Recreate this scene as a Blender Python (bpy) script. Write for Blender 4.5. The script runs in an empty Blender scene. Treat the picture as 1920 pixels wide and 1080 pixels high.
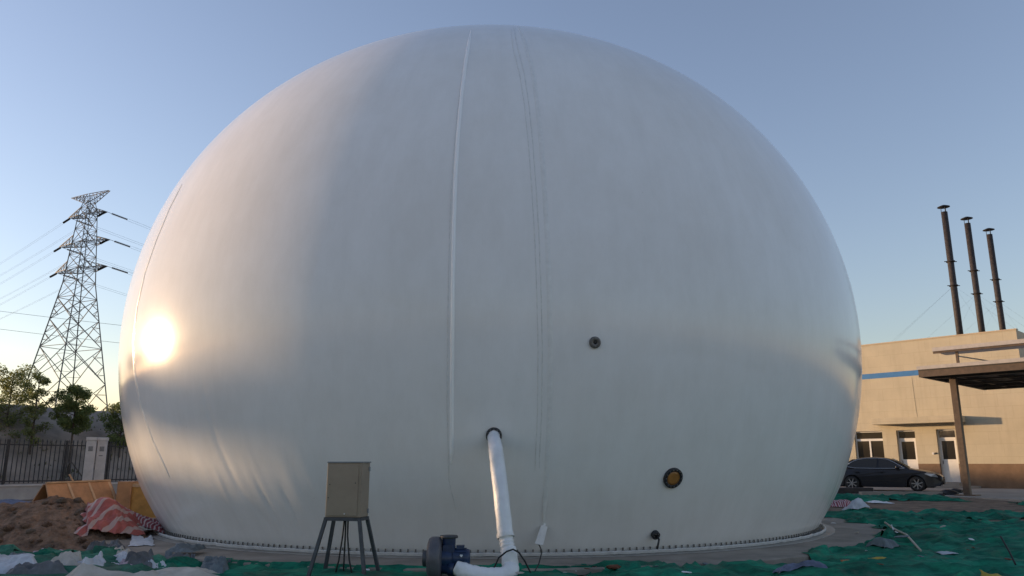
import bpy, bmesh, math, random
from mathutils import Vector, Matrix, noise as mn

R = math.radians
scene = bpy.context.scene
col = scene.collection
random.seed(7)

# ------------------------------------------------------------------ camera, sky, sun, exposure
F = 1450.0                                   # focal length for a 1920 px wide picture
PITCH = math.atan(328.0 / F)
CAMZ = 1.5
cam_data = bpy.data.cameras.new('camera')
cam_data.sensor_width = 36.0
cam_data.lens = F / 1920.0 * 36.0
cam_data.clip_start = 0.1
cam_data.clip_end = 6000.0
cam = bpy.data.objects.new('camera', cam_data)
cam.location = (0, 0, CAMZ)
cam.rotation_euler = (math.pi / 2 + PITCH, 0, 0)
col.objects.link(cam)
scene.camera = cam

SUN_AZ = R(-72.8)                            # from +Y towards +X
SUN_EL = R(4.7)
world = bpy.data.worlds.new('World')
scene.world = world
world.use_nodes = True
wn = world.node_tree.nodes
bg = wn['Background']
sky = wn.new('ShaderNodeTexSky')
sky.sky_type = 'NISHITA'
sky.sun_disc = False
sky.sun_elevation = SUN_EL
sky.sun_rotation = SUN_AZ
sky.altitude = 0
sky.air_density = 1.15
sky.dust_density = 0.45
sky.ozone_density = 2.6
hazy = wn.new('ShaderNodeHueSaturation')      # milky evening air: paler sky all over
hazy.inputs['Saturation'].default_value = 0.82
world.node_tree.links.new(sky.outputs[0], hazy.inputs['Color'])
wb = wn.new('ShaderNodeMix'); wb.data_type = 'RGBA'; wb.blend_type = 'MULTIPLY'; wb.inputs[0].default_value = 1
wb.inputs[7].default_value = (1.13, 0.985, 1.04, 1)   # warm evening white balance
world.node_tree.links.new(hazy.outputs[0], wb.inputs[6])
world.node_tree.links.new(wb.outputs[2], bg.inputs[0])
bg.inputs[1].default_value = 0.15

sd = bpy.data.lights.new('sun', 'SUN')
sd.energy = 2.0
sd.angle = R(1.2)
sd.color = (1.0, 0.67, 0.38)
sun = bpy.data.objects.new('sun', sd)
sdir = Vector((math.sin(SUN_AZ) * math.cos(SUN_EL), math.cos(SUN_AZ) * math.cos(SUN_EL), math.sin(SUN_EL)))
sun.rotation_euler = sdir.to_track_quat('Z', 'Y').to_euler()
sun.location = (-60, 30, 30)
col.objects.link(sun)

scene.view_settings.view_transform = 'Standard'
scene.view_settings.look = 'None'
scene.view_settings.exposure = 1.3
scene.view_settings.gamma = 1.0
scene.view_settings.use_curve_mapping = False
scene.render.engine = 'CYCLES'

# ------------------------------------------------------------------ helpers
CP, SP = math.cos(PITCH), math.sin(PITCH)
def ray(u, v):
    x = (u - 960) / F; z = -(v - 540) / F
    return Vector((x, CP - z * SP, SP + z * CP))
def at(u, v, Y):                             # world point seen at a pixel at depth Y
    d = ray(u, v); return Vector((0, 0, CAMZ)) + d * (Y / d.y)
def atz(u, v, z):                            # world point seen at a pixel on height z
    d = ray(u, v); return Vector((0, 0, CAMZ)) + d * ((z - CAMZ) / d.z)

def smooth(a, b, x):
    t = min(1, max(0, (x - a) / (b - a))); return t * t * (3 - 2 * t)
def N(x, y, z=0.0): return mn.noise(Vector((x, y, z)))
def fbm(x, y, z=0.0, o=4):
    s, a, f = 0, 1, 1
    for _ in range(o):
        s += a * mn.noise(Vector((x * f, y * f, z * f + 3.1 * _))); a *= .5; f *= 2.03
    return s

class MB:
    def __init__(s): s.v = []; s.f = []; s.sm = []
    def add(s, vs, fs, sm=False):
        o = len(s.v); s.v += [Vector(p) for p in vs]
        for f in fs: s.f.append([i + o for i in f]); s.sm.append(sm)
        return s
    def box(s, a, b, M=None):
        x0, y0, z0 = a; x1, y1, z1 = b
        vs = [Vector(p) for p in ((x0,y0,z0),(x1,y0,z0),(x1,y1,z0),(x0,y1,z0),(x0,y0,z1),(x1,y0,z1),(x1,y1,z1),(x0,y1,z1))]
        if M: vs = [M @ p for p in vs]
        return s.add(vs, [(3,2,1,0),(4,5,6,7),(0,1,5,4),(1,2,6,5),(2,3,7,6),(3,0,4,7)])
    def bar(s, a, b, w, h=None, up=(0,0,1)):
        a = Vector(a); b = Vector(b); h = h or w
        d = (b - a).normalized(); u = Vector(up)
        if abs(d.dot(u)) > .98: u = Vector((1, 0, 0))
        x = d.cross(u).normalized() * w / 2; y = x.cross(d).normalized() * h / 2
        vs = [a-x-y, a+x-y, a+x+y, a-x+y, b-x-y, b+x-y, b+x+y, b-x+y]
        return s.add(vs, [(3,2,1,0),(4,5,6,7),(0,1,5,4),(1,2,6,5),(2,3,7,6),(3,0,4,7)])
    def tube(s, pts, r, n=8, cap=True, jit=0, seed=0):
        pts = [Vector(p) for p in pts]; k = len(pts); vs = []; fs = []
        rs = r if isinstance(r, (list, tuple)) else [r] * k
        d0 = (pts[1] - pts[0]).normalized()
        ref = Vector((0, 0, 1)) if abs(d0.z) < .9 else Vector((1, 0, 0))
        x = d0.cross(ref).normalized()
        for i, p in enumerate(pts):
            d = (pts[min(i+1, k-1)] - pts[max(i-1, 0)]).normalized()
            x = (x - d * x.dot(d)).normalized(); y = d.cross(x)
            for j in range(n):
                a = 2 * math.pi * j / n
                rr = rs[i] * (1 + (jit * N(i * .55 + seed, math.cos(a) * 1.6, math.sin(a) * 1.6 + seed) if jit else 0))
                vs.append(p + (x * math.cos(a) + y * math.sin(a)) * rr)
        for i in range(k - 1):
            for j in range(n):
                j2 = (j + 1) % n
                fs.append((i*n+j, i*n+j2, (i+1)*n+j2, (i+1)*n+j))
        s.add(vs, fs, True)
        if cap:
            o = len(s.v) - len(vs)
            s.f.append([o + j for j in range(n)][::-1]); s.sm.append(False)
            s.f.append([o + (k-1)*n + j for j in range(n)]); s.sm.append(False)
        return s
    def lathe(s, prof, origin, axis, n=24, sm=True):      # prof: (radius, along)
        o = Vector(origin); d = Vector(axis).normalized()
        ref = Vector((0, 0, 1)) if abs(d.z) < .9 else Vector((1, 0, 0))
        x = d.cross(ref).normalized(); y = d.cross(x); vs = []; fs = []
        for (r, t) in prof:
            for j in range(n):
                a = 2 * math.pi * j / n
                vs.append(o + d * t + (x * math.cos(a) + y * math.sin(a)) * max(r, 1e-4))
        for i in range(len(prof) - 1):
            for j in range(n):
                j2 = (j + 1) % n
                fs.append((i*n+j, (i+1)*n+j, (i+1)*n+j2, i*n+j2))
        return s.add(vs, fs, sm)
    def prism(s, poly, a, b, axis='y'):                  # poly in xz, extruded along y from a to b
        n = len(poly)
        vs = [(x, a, z) for x, z in poly] + [(x, b, z) for x, z in poly]
        fs = [tuple(range(n)), tuple(range(2*n-1, n-1, -1))] + [(i, n+i, n+(i+1) % n, (i+1) % n) for i in range(n)]
        return s.add(vs, fs)
    def mesh(s, name):
        m = bpy.data.meshes.new(name)
        m.from_pydata([tuple(p) for p in s.v], [], s.f)
        m.polygons.foreach_set('use_smooth', s.sm)
        m.update(); return m
    def build(s, name, mat, parent=None, fix=True):
        m = s.mesh(name)
        if fix:
            bm = bmesh.new(); bm.from_mesh(m); bmesh.ops.recalc_face_normals(bm, faces=bm.faces); bm.to_mesh(m); bm.free()
        return link(name, m, mat, parent)

def link(name, m, mat, parent=None):
    o = bpy.data.objects.new(name, m)
    if mat is not None and not m.materials: m.materials.append(mat)
    col.objects.link(o)
    if parent is not None: o.parent = parent
    return o
def empty(name, loc=(0,0,0), rz=0.0, label=None, cat=None, group=None):
    o = bpy.data.objects.new(name, None); o.empty_display_size = .2
    o.location = loc; o.rotation_euler = (0, 0, rz); col.objects.link(o)
    if label: tag(o, label, cat, group)
    return o
def tag(o, label=None, cat=None, group=None, kind=None):
    if label: o['label'] = label
    if cat: o['category'] = cat
    if group: o['group'] = group
    if kind: o['kind'] = kind
    return o
def world_part(mb, name, mat, parent, fix=True):        # geometry given in world space under an unrotated/rotated empty
    inv = (Matrix.Translation(parent.location) @ parent.rotation_euler.to_matrix().to_4x4()).inverted()
    mb.v = [inv @ p for p in mb.v]
    return mb.build(name, mat, parent, fix)

# ------------------------------------------------------------------ materials
def mat(name, c, rough=.7, var=.25, scale=4.0, bump=0.0, bscale=30.0, metal=0.0, spec=.5, c2=None, coat=0.0, sheen=0.0, detail=6.0):
    m = bpy.data.materials.new(name); m.use_nodes = True
    nt = m.node_tree; n = nt.nodes; L = nt.links; p = n['Principled BSDF']
    p.inputs['Roughness'].default_value = rough
    p.inputs['Metallic'].default_value = metal
    p.inputs['Specular IOR Level'].default_value = spec
    p.inputs['Coat Weight'].default_value = coat
    tc = n.new('ShaderNodeTexCoord')
    nz = n.new('ShaderNodeTexNoise'); nz.inputs['Scale'].default_value = scale; nz.inputs['Detail'].default_value = detail
    nz.inputs['Roughness'].default_value = .62
    L.new(tc.outputs['Object'], nz.inputs['Vector'])
    rp = n.new('ShaderNodeValToRGB')
    a = c2 or tuple(x * (1 - var) for x in c)
    b = c if c2 else tuple(min(1, x * (1 + var)) for x in c)
    rp.color_ramp.elements[0].position = .32; rp.color_ramp.elements[1].position = .68
    rp.color_ramp.elements[0].color = (*a[:3], 1); rp.color_ramp.elements[1].color = (*b[:3], 1)
    L.new(nz.outputs['Fac'], rp.inputs['Fac']); L.new(rp.outputs[0], p.inputs['Base Color'])
    if bump:
        n2 = n.new('ShaderNodeTexNoise'); n2.inputs['Scale'].default_value = bscale; n2.inputs['Detail'].default_value = 5
        L.new(tc.outputs['Object'], n2.inputs['Vector'])
        bp = n.new('ShaderNodeBump'); bp.inputs['Strength'].default_value = min(1, bump); bp.inputs['Distance'].default_value = .02
        L.new(n2.outputs['Fac'], bp.inputs['Height']); L.new(bp.outputs[0], p.inputs['Normal'])
    return m

def glass_mat(name, c=(.02, .022, .025), rough=.06):
    m = bpy.data.materials.new(name); m.use_nodes = True
    p = m.node_tree.nodes['Principled BSDF']
    p.inputs['Base Color'].default_value = (*c, 1); p.inputs['Roughness'].default_value = rough
    return m

def membrane_mat():
    m = bpy.data.materials.new('white_membrane'); m.use_nodes = True
    nt = m.node_tree; n = nt.nodes; L = nt.links; p = n['Principled BSDF']
    p.inputs['Specular IOR Level'].default_value = .28
    tc = n.new('ShaderNodeTexCoord')
    sx = n.new('ShaderNodeSeparateXYZ'); L.new(tc.outputs['Object'], sx.inputs[0])
    az = n.new('ShaderNodeMath'); az.operation = 'ARCTAN2'; L.new(sx.outputs[0], az.inputs[0]); L.new(sx.outputs[1], az.inputs[1])
    # vertical streaks along the meridians
    cb = n.new('ShaderNodeCombineXYZ'); L.new(az.outputs[0], cb.inputs[0])
    zm = n.new('ShaderNodeMath'); zm.operation = 'MULTIPLY'; zm.inputs[1].default_value = .035; L.new(sx.outputs[2], zm.inputs[0]); L.new(zm.outputs[0], cb.inputs[1])
    st = n.new('ShaderNodeTexNoise'); st.inputs['Scale'].default_value = 22; st.inputs['Detail'].default_value = 8; st.inputs['Roughness'].default_value = .7
    L.new(cb.outputs[0], st.inputs['Vector'])
    r1 = n.new('ShaderNodeValToRGB'); r1.color_ramp.elements[0].position = .25; r1.color_ramp.elements[1].position = .6
    r1.color_ramp.elements[0].color = (.78, .785, .785, 1); r1.color_ramp.elements[1].color = (.84, .845, .85, 1)
    L.new(st.outputs['Fac'], r1.inputs['Fac'])
    # blotchy dust
    n2 = n.new('ShaderNodeTexNoise'); n2.inputs['Scale'].default_value = .55; n2.inputs['Detail'].default_value = 9; n2.inputs['Roughness'].default_value = .68
    L.new(tc.outputs['Object'], n2.inputs['Vector'])
    r2 = n.new('ShaderNodeValToRGB'); r2.color_ramp.elements[0].position = .36; r2.color_ramp.elements[1].position = .62
    r2.color_ramp.elements[0].color = (.955, .945, .93, 1); r2.color_ramp.elements[1].color = (1, 1, 1, 1)
    L.new(n2.outputs['Fac'], r2.inputs['Fac'])
    mx = n.new('ShaderNodeMix'); mx.data_type = 'RGBA'; mx.blend_type = 'MULTIPLY'; mx.inputs[0].default_value = 1
    L.new(r1.outputs[0], mx.inputs[6]); L.new(r2.outputs[0], mx.inputs[7])
    # sparse handling marks
    n3 = n.new('ShaderNodeTexNoise'); n3.inputs['Scale'].default_value = 7.5; n3.inputs['Detail'].default_value = 10; n3.inputs['Roughness'].default_value = .8
    L.new(tc.outputs['Object'], n3.inputs['Vector'])
    r3 = n.new('ShaderNodeValToRGB'); r3.color_ramp.elements[0].position = .665; r3.color_ramp.elements[1].position = .70
    r3.color_ramp.elements[0].color = (1, 1, 1, 1); r3.color_ramp.elements[1].color = (.62, .60, .57, 1)
    L.new(n3.outputs['Fac'], r3.inputs['Fac'])
    m2 = n.new('ShaderNodeMix'); m2.data_type = 'RGBA'; m2.blend_type = 'MULTIPLY'; m2.inputs[0].default_value = 1
    L.new(mx.outputs[2], m2.inputs[6]); L.new(r3.outputs[0], m2.inputs[7])
    L.new(m2.outputs[2], p.inputs['Base Color'])
    rr = n.new('ShaderNodeMapRange'); rr.inputs[3].default_value = .145; rr.inputs[4].default_value = .175
    L.new(n2.outputs['Fac'], rr.inputs[0]); L.new(rr.outputs[0], p.inputs['Roughness'])
    # woven cloth relief
    wv = n.new('ShaderNodeTexNoise'); wv.inputs['Scale'].default_value = 1.1; wv.inputs['Detail'].default_value = 7; wv.inputs['Roughness'].default_value = .55
    L.new(tc.outputs['Object'], wv.inputs['Vector'])
    bp = n.new('ShaderNodeBump'); bp.inputs['Strength'].default_value = .05; bp.inputs['Distance'].default_value = .02
    L.new(wv.outputs['Fac'], bp.inputs['Height']); L.new(bp.outputs[0], p.inputs['Normal'])
    return m

def striped_mat(name, c1, c2, scale=1.6, rot=.6, rough=.55):
    m = mat(name, c1, rough, .3, 7)
    nt = m.node_tree; n = nt.nodes; L = nt.links; p = n['Principled BSDF']
    old = p.inputs['Base Color'].links[0].from_socket
    tc = n.new('ShaderNodeTexCoord'); mp = n.new('ShaderNodeMapping'); mp.inputs['Rotation'].default_value = (0, 0, rot)
    L.new(tc.outputs['UV'], mp.inputs[0])
    w = n.new('ShaderNodeTexWave'); w.inputs['Scale'].default_value = scale; w.inputs['Distortion'].default_value = 6.0; w.inputs['Detail'].default_value = 1.5
    L.new(mp.outputs[0], w.inputs['Vector'])
    r = n.new('ShaderNodeValToRGB'); r.color_ramp.elements[0].position = .70; r.color_ramp.elements[1].position = .74
    L.new(w.outputs['Fac'], r.inputs['Fac'])
    mx = n.new('ShaderNodeMix'); mx.data_type = 'RGBA'; mx.inputs[7].default_value = (*c2, 1)
    L.new(r.outputs[0], mx.inputs[0]); L.new(old, mx.inputs[6]); L.new(mx.outputs[2], p.inputs['Base Color'])
    return m

def leaf_mat(name, c, trans=.35):
    m = bpy.data.materials.new(name); m.use_nodes = True
    nt = m.node_tree; n = nt.nodes; L = nt.links; p = n['Principled BSDF']; out = n['Material Output']
    p.inputs['Roughness'].default_value = .6
    tc = n.new('ShaderNodeTexCoord'); nz = n.new('ShaderNodeTexNoise'); nz.inputs['Scale'].default_value = 2.4
    L.new(tc.outputs['Object'], nz.inputs['Vector'])
    r = n.new('ShaderNodeValToRGB'); r.color_ramp.elements[0].position = .3; r.color_ramp.elements[1].position = .7
    r.color_ramp.elements[0].color = (*(x * .65 for x in c), 1); r.color_ramp.elements[1].color = (*(x * 1.35 for x in c), 1)
    L.new(nz.outputs['Fac'], r.inputs['Fac']); L.new(r.outputs[0], p.inputs['Base Color'])
    t = n.new('ShaderNodeBsdfTranslucent'); L.new(r.outputs[0], t.inputs[0])
    ms = n.new('ShaderNodeMixShader'); ms.inputs[0].default_value = trans
    L.new(p.outputs[0], ms.inputs[1]); L.new(t.outputs[0], ms.inputs[2]); L.new(ms.outputs[0], out.inputs[0])
    return m

def plaster_mat():
    m = mat('cream_render', (.51, .45, .33), .85, .06, 1.3, .25, 60)
    nt = m.node_tree; n = nt.nodes; L = nt.links; p = n['Principled BSDF']
    old = p.inputs['Base Color'].links[0].from_socket
    tc = n.new('ShaderNodeTexCoord'); sx = n.new('ShaderNodeSeparateXYZ'); L.new(tc.outputs['Object'], sx.inputs[0])
    cb = n.new('ShaderNodeCombineXYZ'); L.new(sx.outputs[0], cb.inputs[0]); L.new(sx.outputs[2], cb.inputs[1])
    br = n.new('ShaderNodeTexBrick'); br.inputs['Scale'].default_value = 1; br.inputs['Brick Width'].default_value = 1.2; br.inputs['Row Height'].default_value = .6
    br.inputs['Mortar Size'].default_value = .006; br.inputs['Color1'].default_value = (1, 1, 1, 1); br.inputs['Color2'].default_value = (.965, .96, .95, 1); br.inputs['Mortar'].default_value = (.80, .78, .74, 1)
    L.new(cb.outputs[0], br.inputs['Vector'])
    st = n.new('ShaderNodeTexNoise'); st.inputs['Scale'].default_value = 1; st.inputs['Detail'].default_value = 7
    mp = n.new('ShaderNodeMapping'); mp.inputs['Scale'].default_value = (5, 5, .25); L.new(tc.outputs['Object'], mp.inputs[0]); L.new(mp.outputs[0], st.inputs['Vector'])
    r = n.new('ShaderNodeValToRGB'); r.color_ramp.elements[0].position = .25; r.color_ramp.elements[0].color = (.92, .91, .90, 1); r.color_ramp.elements[1].position = .5
    L.new(st.outputs['Fac'], r.inputs['Fac'])
    a = n.new('ShaderNodeMix'); a.data_type = 'RGBA'; a.blend_type = 'MULTIPLY'; a.inputs[0].default_value = 1
    L.new(old, a.inputs[6]); L.new(br.outputs['Color'], a.inputs[7])
    b = n.new('ShaderNodeMix'); b.data_type = 'RGBA'; b.blend_type = 'MULTIPLY'; b.inputs[0].default_value = 1
    L.new(a.outputs[2], b.inputs[6]); L.new(r.outputs[0], b.inputs[7]); L.new(b.outputs[2], p.inputs['Base Color'])
    return m

def net_mat(name, c):
    m = mat(name, c, .8, .5, 1.1, .7, 70, spec=.15)
    nt = m.node_tree; n = nt.nodes; L = nt.links; p = n['Principled BSDF']
    old = p.inputs['Base Color'].links[0].from_socket
    tc = n.new('ShaderNodeTexCoord'); mp = n.new('ShaderNodeMapping'); mp.inputs['Scale'].default_value = (1.2, 4.5, 4.5); L.new(tc.outputs['Object'], mp.inputs[0])
    nz = n.new('ShaderNodeTexNoise'); nz.inputs['Scale'].default_value = 1.6; nz.inputs['Detail'].default_value = 9; nz.inputs['Roughness'].default_value = .72; L.new(mp.outputs[0], nz.inputs['Vector'])
    r = n.new('ShaderNodeValToRGB'); r.color_ramp.elements[0].position = .34; r.color_ramp.elements[1].position = .66
    r.color_ramp.elements[0].color = (.35, .40, .48, 1); r.color_ramp.elements[1].color = (1.15, 1.15, 1.1, 1)
    L.new(nz.outputs['Fac'], r.inputs['Fac'])
    a = n.new('ShaderNodeMix'); a.data_type = 'RGBA'; a.blend_type = 'MULTIPLY'; a.inputs[0].default_value = 1
    L.new(old, a.inputs[6]); L.new(r.outputs[0], a.inputs[7])
    # dust lying on the mesh
    n2 = n.new('ShaderNodeTexNoise'); n2.inputs['Scale'].default_value = .8; n2.inputs['Detail'].default_value = 10; n2.inputs['Roughness'].default_value = .75; L.new(tc.outputs['Object'], n2.inputs['Vector'])
    r2 = n.new('ShaderNodeValToRGB'); r2.color_ramp.elements[0].position = .52; r2.color_ramp.elements[1].position = .72
    r2.color_ramp.elements[1].color = (.75, .75, .75, 1); L.new(n2.outputs['Fac'], r2.inputs['Fac'])
    b = n.new('ShaderNodeMix'); b.data_type = 'RGBA'; b.inputs[7].default_value = (.15, .14, .105, 1)
    L.new(r2.outputs[0], b.inputs[0]); L.new(a.outputs[2], b.inputs[6]); L.new(b.outputs[2], p.inputs['Base Color'])
    return m

M = dict(
    membrane=membrane_mat(),
    ridge=mat('lit_weld_ridge', (.93, .935, .93), .28, .02, 9, .05, 20, spec=.7),  # whiter than the membrane: sky light on the ridge is in its colour
    seam=mat('weld_strip', (.76, .765, .76), .3, .06, 9, .15, 20),
    seam2=mat('scuffed_weld_strip', (.70, .705, .70), .4, .12, 14, .5, 40),
    soil=mat('soil', (.165, .112, .073), .95, .45, 3.0, .9, 25),
    soil_red=mat('heap_soil', (.20, .125, .085), .95, .55, 5.0, 1.0, 45),
    clod=mat('clod', (.13, .095, .07), .95, .35, 5, .8, 30),
    concrete=mat('dusty_concrete', (.25, .215, .18), .9, .28, 1.4, .5, 30),
    yard=mat('yard_concrete', (.30, .27, .235), .9, .18, .9, .3, 30),
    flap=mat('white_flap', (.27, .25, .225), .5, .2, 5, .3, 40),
    rope=mat('white_hem', (.48, .47, .45), .5, .12, 8),
    steel_dark=mat('dark_steel', (.035, .037, .042), .5, .35, 8, .1, 60, metal=.3),
    steel_grey=mat('galvanised', (.30, .31, .32), .45, .25, 8, metal=.7),
    clamp=mat('clamp_steel', (.16, .155, .15), .55, .35, 10, metal=.5),
    rust=mat('rusty_dark_steel', (.042, .035, .034), .7, .45, 5, .2, 40, metal=.2),
    orange_glass=mat('amber_cover', (.36, .17, .045), .35, .2, 9),
    rubber=mat('black_rubber', (.012, .012, .013), .6, .2, 10),
    cab=mat('beige_cabinet_paint', (.275, .22, .165), .42, .10, 3.5),
    cab_top=mat('grey_cabinet_roof', (.22, .235, .25), .45, .15, 6),
    stand=mat('blue_grey_steel_paint', (.045, .05, .06), .5, .35, 9),
    motor=mat('navy_motor_paint', (.014, .032, .085), .38, .3, 12),
    casing=mat('grey_casing_paint', (.085, .085, .10), .45, .2, 8),
    hose=mat('white_plastic_hose', (.74, .75, .77), .48, .06, 6, .5, 14),
    tape=mat('white_tape', (.70, .70, .70), .5, .1, 9),
    plaster=plaster_mat(),
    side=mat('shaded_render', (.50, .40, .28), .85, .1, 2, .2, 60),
    plinth=mat('brown_plinth_paint', (.20, .125, .075), .8, .18, 2.2, .3, 60),
    blue=mat('blue_band_paint', (.035, .17, .40), .6, .12, 3),
    pvc=mat('white_pvc', (.72, .70, .66), .4, .05, 5),
    glass=glass_mat('dark_glass', (.03, .026, .02), .08),
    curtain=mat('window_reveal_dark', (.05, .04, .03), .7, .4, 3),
    metal_brown=mat('brown_steel_paint', (.095, .065, .045), .6, .25, 6),
    fascia=mat('pale_fascia', (.44, .41, .385), .5, .12, 5),
    deck=mat('dark_deck', (.06, .055, .05), .7, .3, 4),
    lattice=mat('weathered_lattice_steel', (.20, .20, .19), .7, .25, 2),
    insul=mat('brown_insulator', (.03, .028, .028), .3, .2, 5),
    wire=mat('conductor', (.07, .07, .075), .9, .1, 3),
    iron=mat('black_fence_iron', (.016, .016, .018), .55, .3, 8),
    wallp=mat('grey_wall_plaster', (.34, .33, .32), .9, .18, 1.6, .4, 35),
    pillar=mat('white_pillar_plaster', (.50, .47, .45), .9, .14, 2.6, .4, 35),
    plate=mat('dull_plate', (.20, .195, .19), .7, .25, 12),
    bark=mat('bark', (.09, .07, .055), .95, .35, 9, .8, 40),
    stake=mat('timber_stake', (.13, .10, .075), .9, .3, 8),
    leaf1=leaf_mat('tree_leaf', (.19, .21, .07), .5),
    leaf2=leaf_mat('dense_tree_leaf', (.15, .19, .06), .45),
    bank=mat('dry_bank_soil', (.25, .205, .165), .95, .38, .7, .9, 5),
    scrub=leaf_mat('scrub_leaf', (.15, .14, .08), .2),
    ply=mat('orange_plywood', (.40, .205, .095), .6, .25, 3.5, .2, 30),
    ply2=mat('pale_batten', (.50, .33, .20), .7, .2, 5),
    ply3=mat('yellow_orange_panel', (.46, .24, .06), .6, .25, 4),
    net=net_mat('green_dust_net', (.016, .21, .125)),
    net2=net_mat('faded_green_net', (.05, .19, .125)),
    tarp_red=striped_mat('red_white_tarp', (.36, .085, .07), (.42, .29, .26), 1.3, .75),
    maroon=striped_mat('maroon_white_cloth', (.24, .035, .05), (.50, .42, .42), 4.2, .2),
    sheet_grey=mat('grey_geotextile', (.115, .12, .13), .85, .4, 4, .5, 40),
    sheet_white=mat('white_woven_sheet', (.48, .50, .54), .6, .22, 4, .4, 40),
    sheet_cream=mat('cream_membrane_scrap', (.42, .385, .34), .6, .22, 3, .4, 30),
    pink=mat('pale_pink_sheet', (.45, .34, .38), .7, .2, 5),
    carpaint=mat('black_car_paint', (.007, .008, .013), .30, .15, 3, spec=.4, coat=.2),
    carglass=glass_mat('car_glass', (.015, .018, .02), .05),
    chrome=mat('chrome', (.6, .6, .6), .2, .05, 5, metal=1.0),
    alloy=mat('alloy_wheel', (.38, .37, .36), .4, .15, 8, metal=.7),
    lamp_glass=mat('headlamp', (.42, .44, .46), .12, .1, 8, metal=.3),
    tail=mat('tail_lamp', (.25, .01, .01), .2, .1, 8),
    orange=mat('orange_plastic', (.55, .13, .025), .5, .2, 7),
    yellow=mat('yellow_sacking', (.45, .32, .05), .7, .3, 6),
    wood=mat('bare_stick', (.48, .43, .36), .8, .2, 9),
    paper=mat('white_paper', (.68, .69, .72), .7, .1, 6),
    brown=mat('brown_lump', (.17, .06, .03), .9, .4, 8, .8, 30),
    blue_rag=mat('blue_grey_rag', (.11, .13, .20), .8, .4, 6),
    slate=mat('slate_scrap', (.11, .135, .15), .7, .4, 6),
)

# ------------------------------------------------------------------ ground
def ground_h(x, y):
    h = .28 * smooth(20, 30, y) * smooth(3, 10, x)
    h += .10 * smooth(19, 27, y) * smooth(0, -8, x)
    r = math.hypot(x + .46, y - 20)
    near = 1 - smooth(60, 120, math.hypot(x, y))
    if near > 0:
        h += near * (.05 * fbm(x * .35, y * .35, 1.7, 3) + .025 * N(x * 1.7, y * 1.7, 5)) * smooth(8.6, 10.2, r) * (1 - .75 * smooth(25, 30, y))
    h -= .06 * (1 - smooth(8.4, 9.2, r))
    return h

def axis(lo, hi, fine_lo, fine_hi, step, grow=1.22):
    a = [fine_lo + i * step for i in range(int((fine_hi - fine_lo) / step) + 1)]
    s = step; x = a[-1]
    while x < hi: s *= grow; x += s; a.append(min(x, hi))
    s = step; x = a[0]; b = []
    while x > lo: s *= grow; x -= s; b.append(max(x, lo))
    return b[::-1] + a
gx = axis(-2500, 2500, -26, 26, .3); gy = axis(-2500, 3500, 6, 40, .3)
mb = MB(); nx, ny = len(gx), len(gy)
mb.v = [Vector((x, y, ground_h(x, y))) for y in gy for x in gx]
mb.f = [(j*nx+i, j*nx+i+1, (j+1)*nx+i+1, (j+1)*nx+i) for j in range(ny-1) for i in range(nx-1)]
mb.sm = [True] * len(mb.f)
tag(mb.build('ground', M['soil'], fix=False), kind='structure')

# concrete pad round the dome
DC = Vector((-.46, 20.0, 4.13)); DA, DB = 8.71, 8.04; Z0 = .115
def ring_pad(name, r0, r1, z0, z1, m, n=180, jit=0.0, parent=None):
    b = MB(); vs = []; fs = []
    for i in range(n):
        a = 2 * math.pi * i / n
        j = r1 * (1 + jit * fbm(math.cos(a) * 4, math.sin(a) * 4, 2.2, 4))
        for (r, z) in ((r0, z1), (j - .02, z1), (j, z1 - .02), (j + .01, z0)):
            vs.append((DC.x + r * math.sin(a), DC.y + r * math.cos(a), z))
    for i in range(n):
        k = (i + 1) % n
        for q in range(3): fs.append((i*4+q, i*4+q+1, k*4+q+1, k*4+q))
    b.add(vs, fs, False)
    return b.build(name, m, parent)
tag(ring_pad('concrete_pad', 5.5, 8.95, -.1, .1, M['concrete'], jit=.012), kind='structure')

# yard in front of the building on the right
mb = MB()
yc = [at(1575, 931, 30.2), at(1690, 930, 29.6), at(1790, 932, 28.4), at(1925, 946, 24.6)]
yp = [(8.0, 32.6), (12.6, 31.8), (15.2, 30.6), (16.5, 28.6), (17.0, 26.6), (18.5, 24.0), (60, 10), (60, 60), (8, 60)]
mb.add([(x, y, .305) for x, y in yp] + [(x, y, .0) for x, y in yp],
       [tuple(range(9))] + [(i, 9 + i, 9 + (i+1) % 9, (i+1) % 9) for i in range(9)])
tag(mb.build('yard_paving', M['yard']), kind='structure')

# ------------------------------------------------------------------ embankment and the far bank crest
FD = Vector((.584, .812, 0))                 # direction of fence and bank
FN = Vector((-.812, .584, 0))                # away from the camera
F0 = Vector((-20.5, 31.0, 0))
BK0 = Vector((-34.9, 22.3, 0))
def crest_h(s):
    return 3.72 + .5 * smooth(6, 16, s) + .10 * fbm(s * .25, 7.7, 0, 4)
mb = MB(); prof = []
S_ = [-70 + i * .8 for i in range(0, 220)]; T_ = [-6.2, -5.4, -4.6, -3.8, -3.0, -2.2, -1.5, -.8, -.2, .5, 1.5, 3, 5, 8, 12, 17]
for s in S_:
    c = crest_h(s)
    for t in T_:
        if t < -.2: h = c * smooth(-6.9, .3, t) ** .9
        elif t <= 1.5: h = c
        else: h = c * (1 - smooth(1.5, 17, t))
        h += .16 * fbm(s * .4, t * .5, 3.3, 4) * (1 if -6 < t < 12 else 0)
        p = BK0 + FD * s + FN * t
        mb.v.append(Vector((p.x, p.y, h - .05)))
k = len(T_)
mb.f = [(i*k+j, i*k+j+1, (i+1)*k+j+1, (i+1)*k+j) for i in range(len(S_)-1) for j in range(k-1)]
mb.sm = [True] * len(mb.f)
tag(mb.build('embankment', M['bank']), kind='structure')

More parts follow.
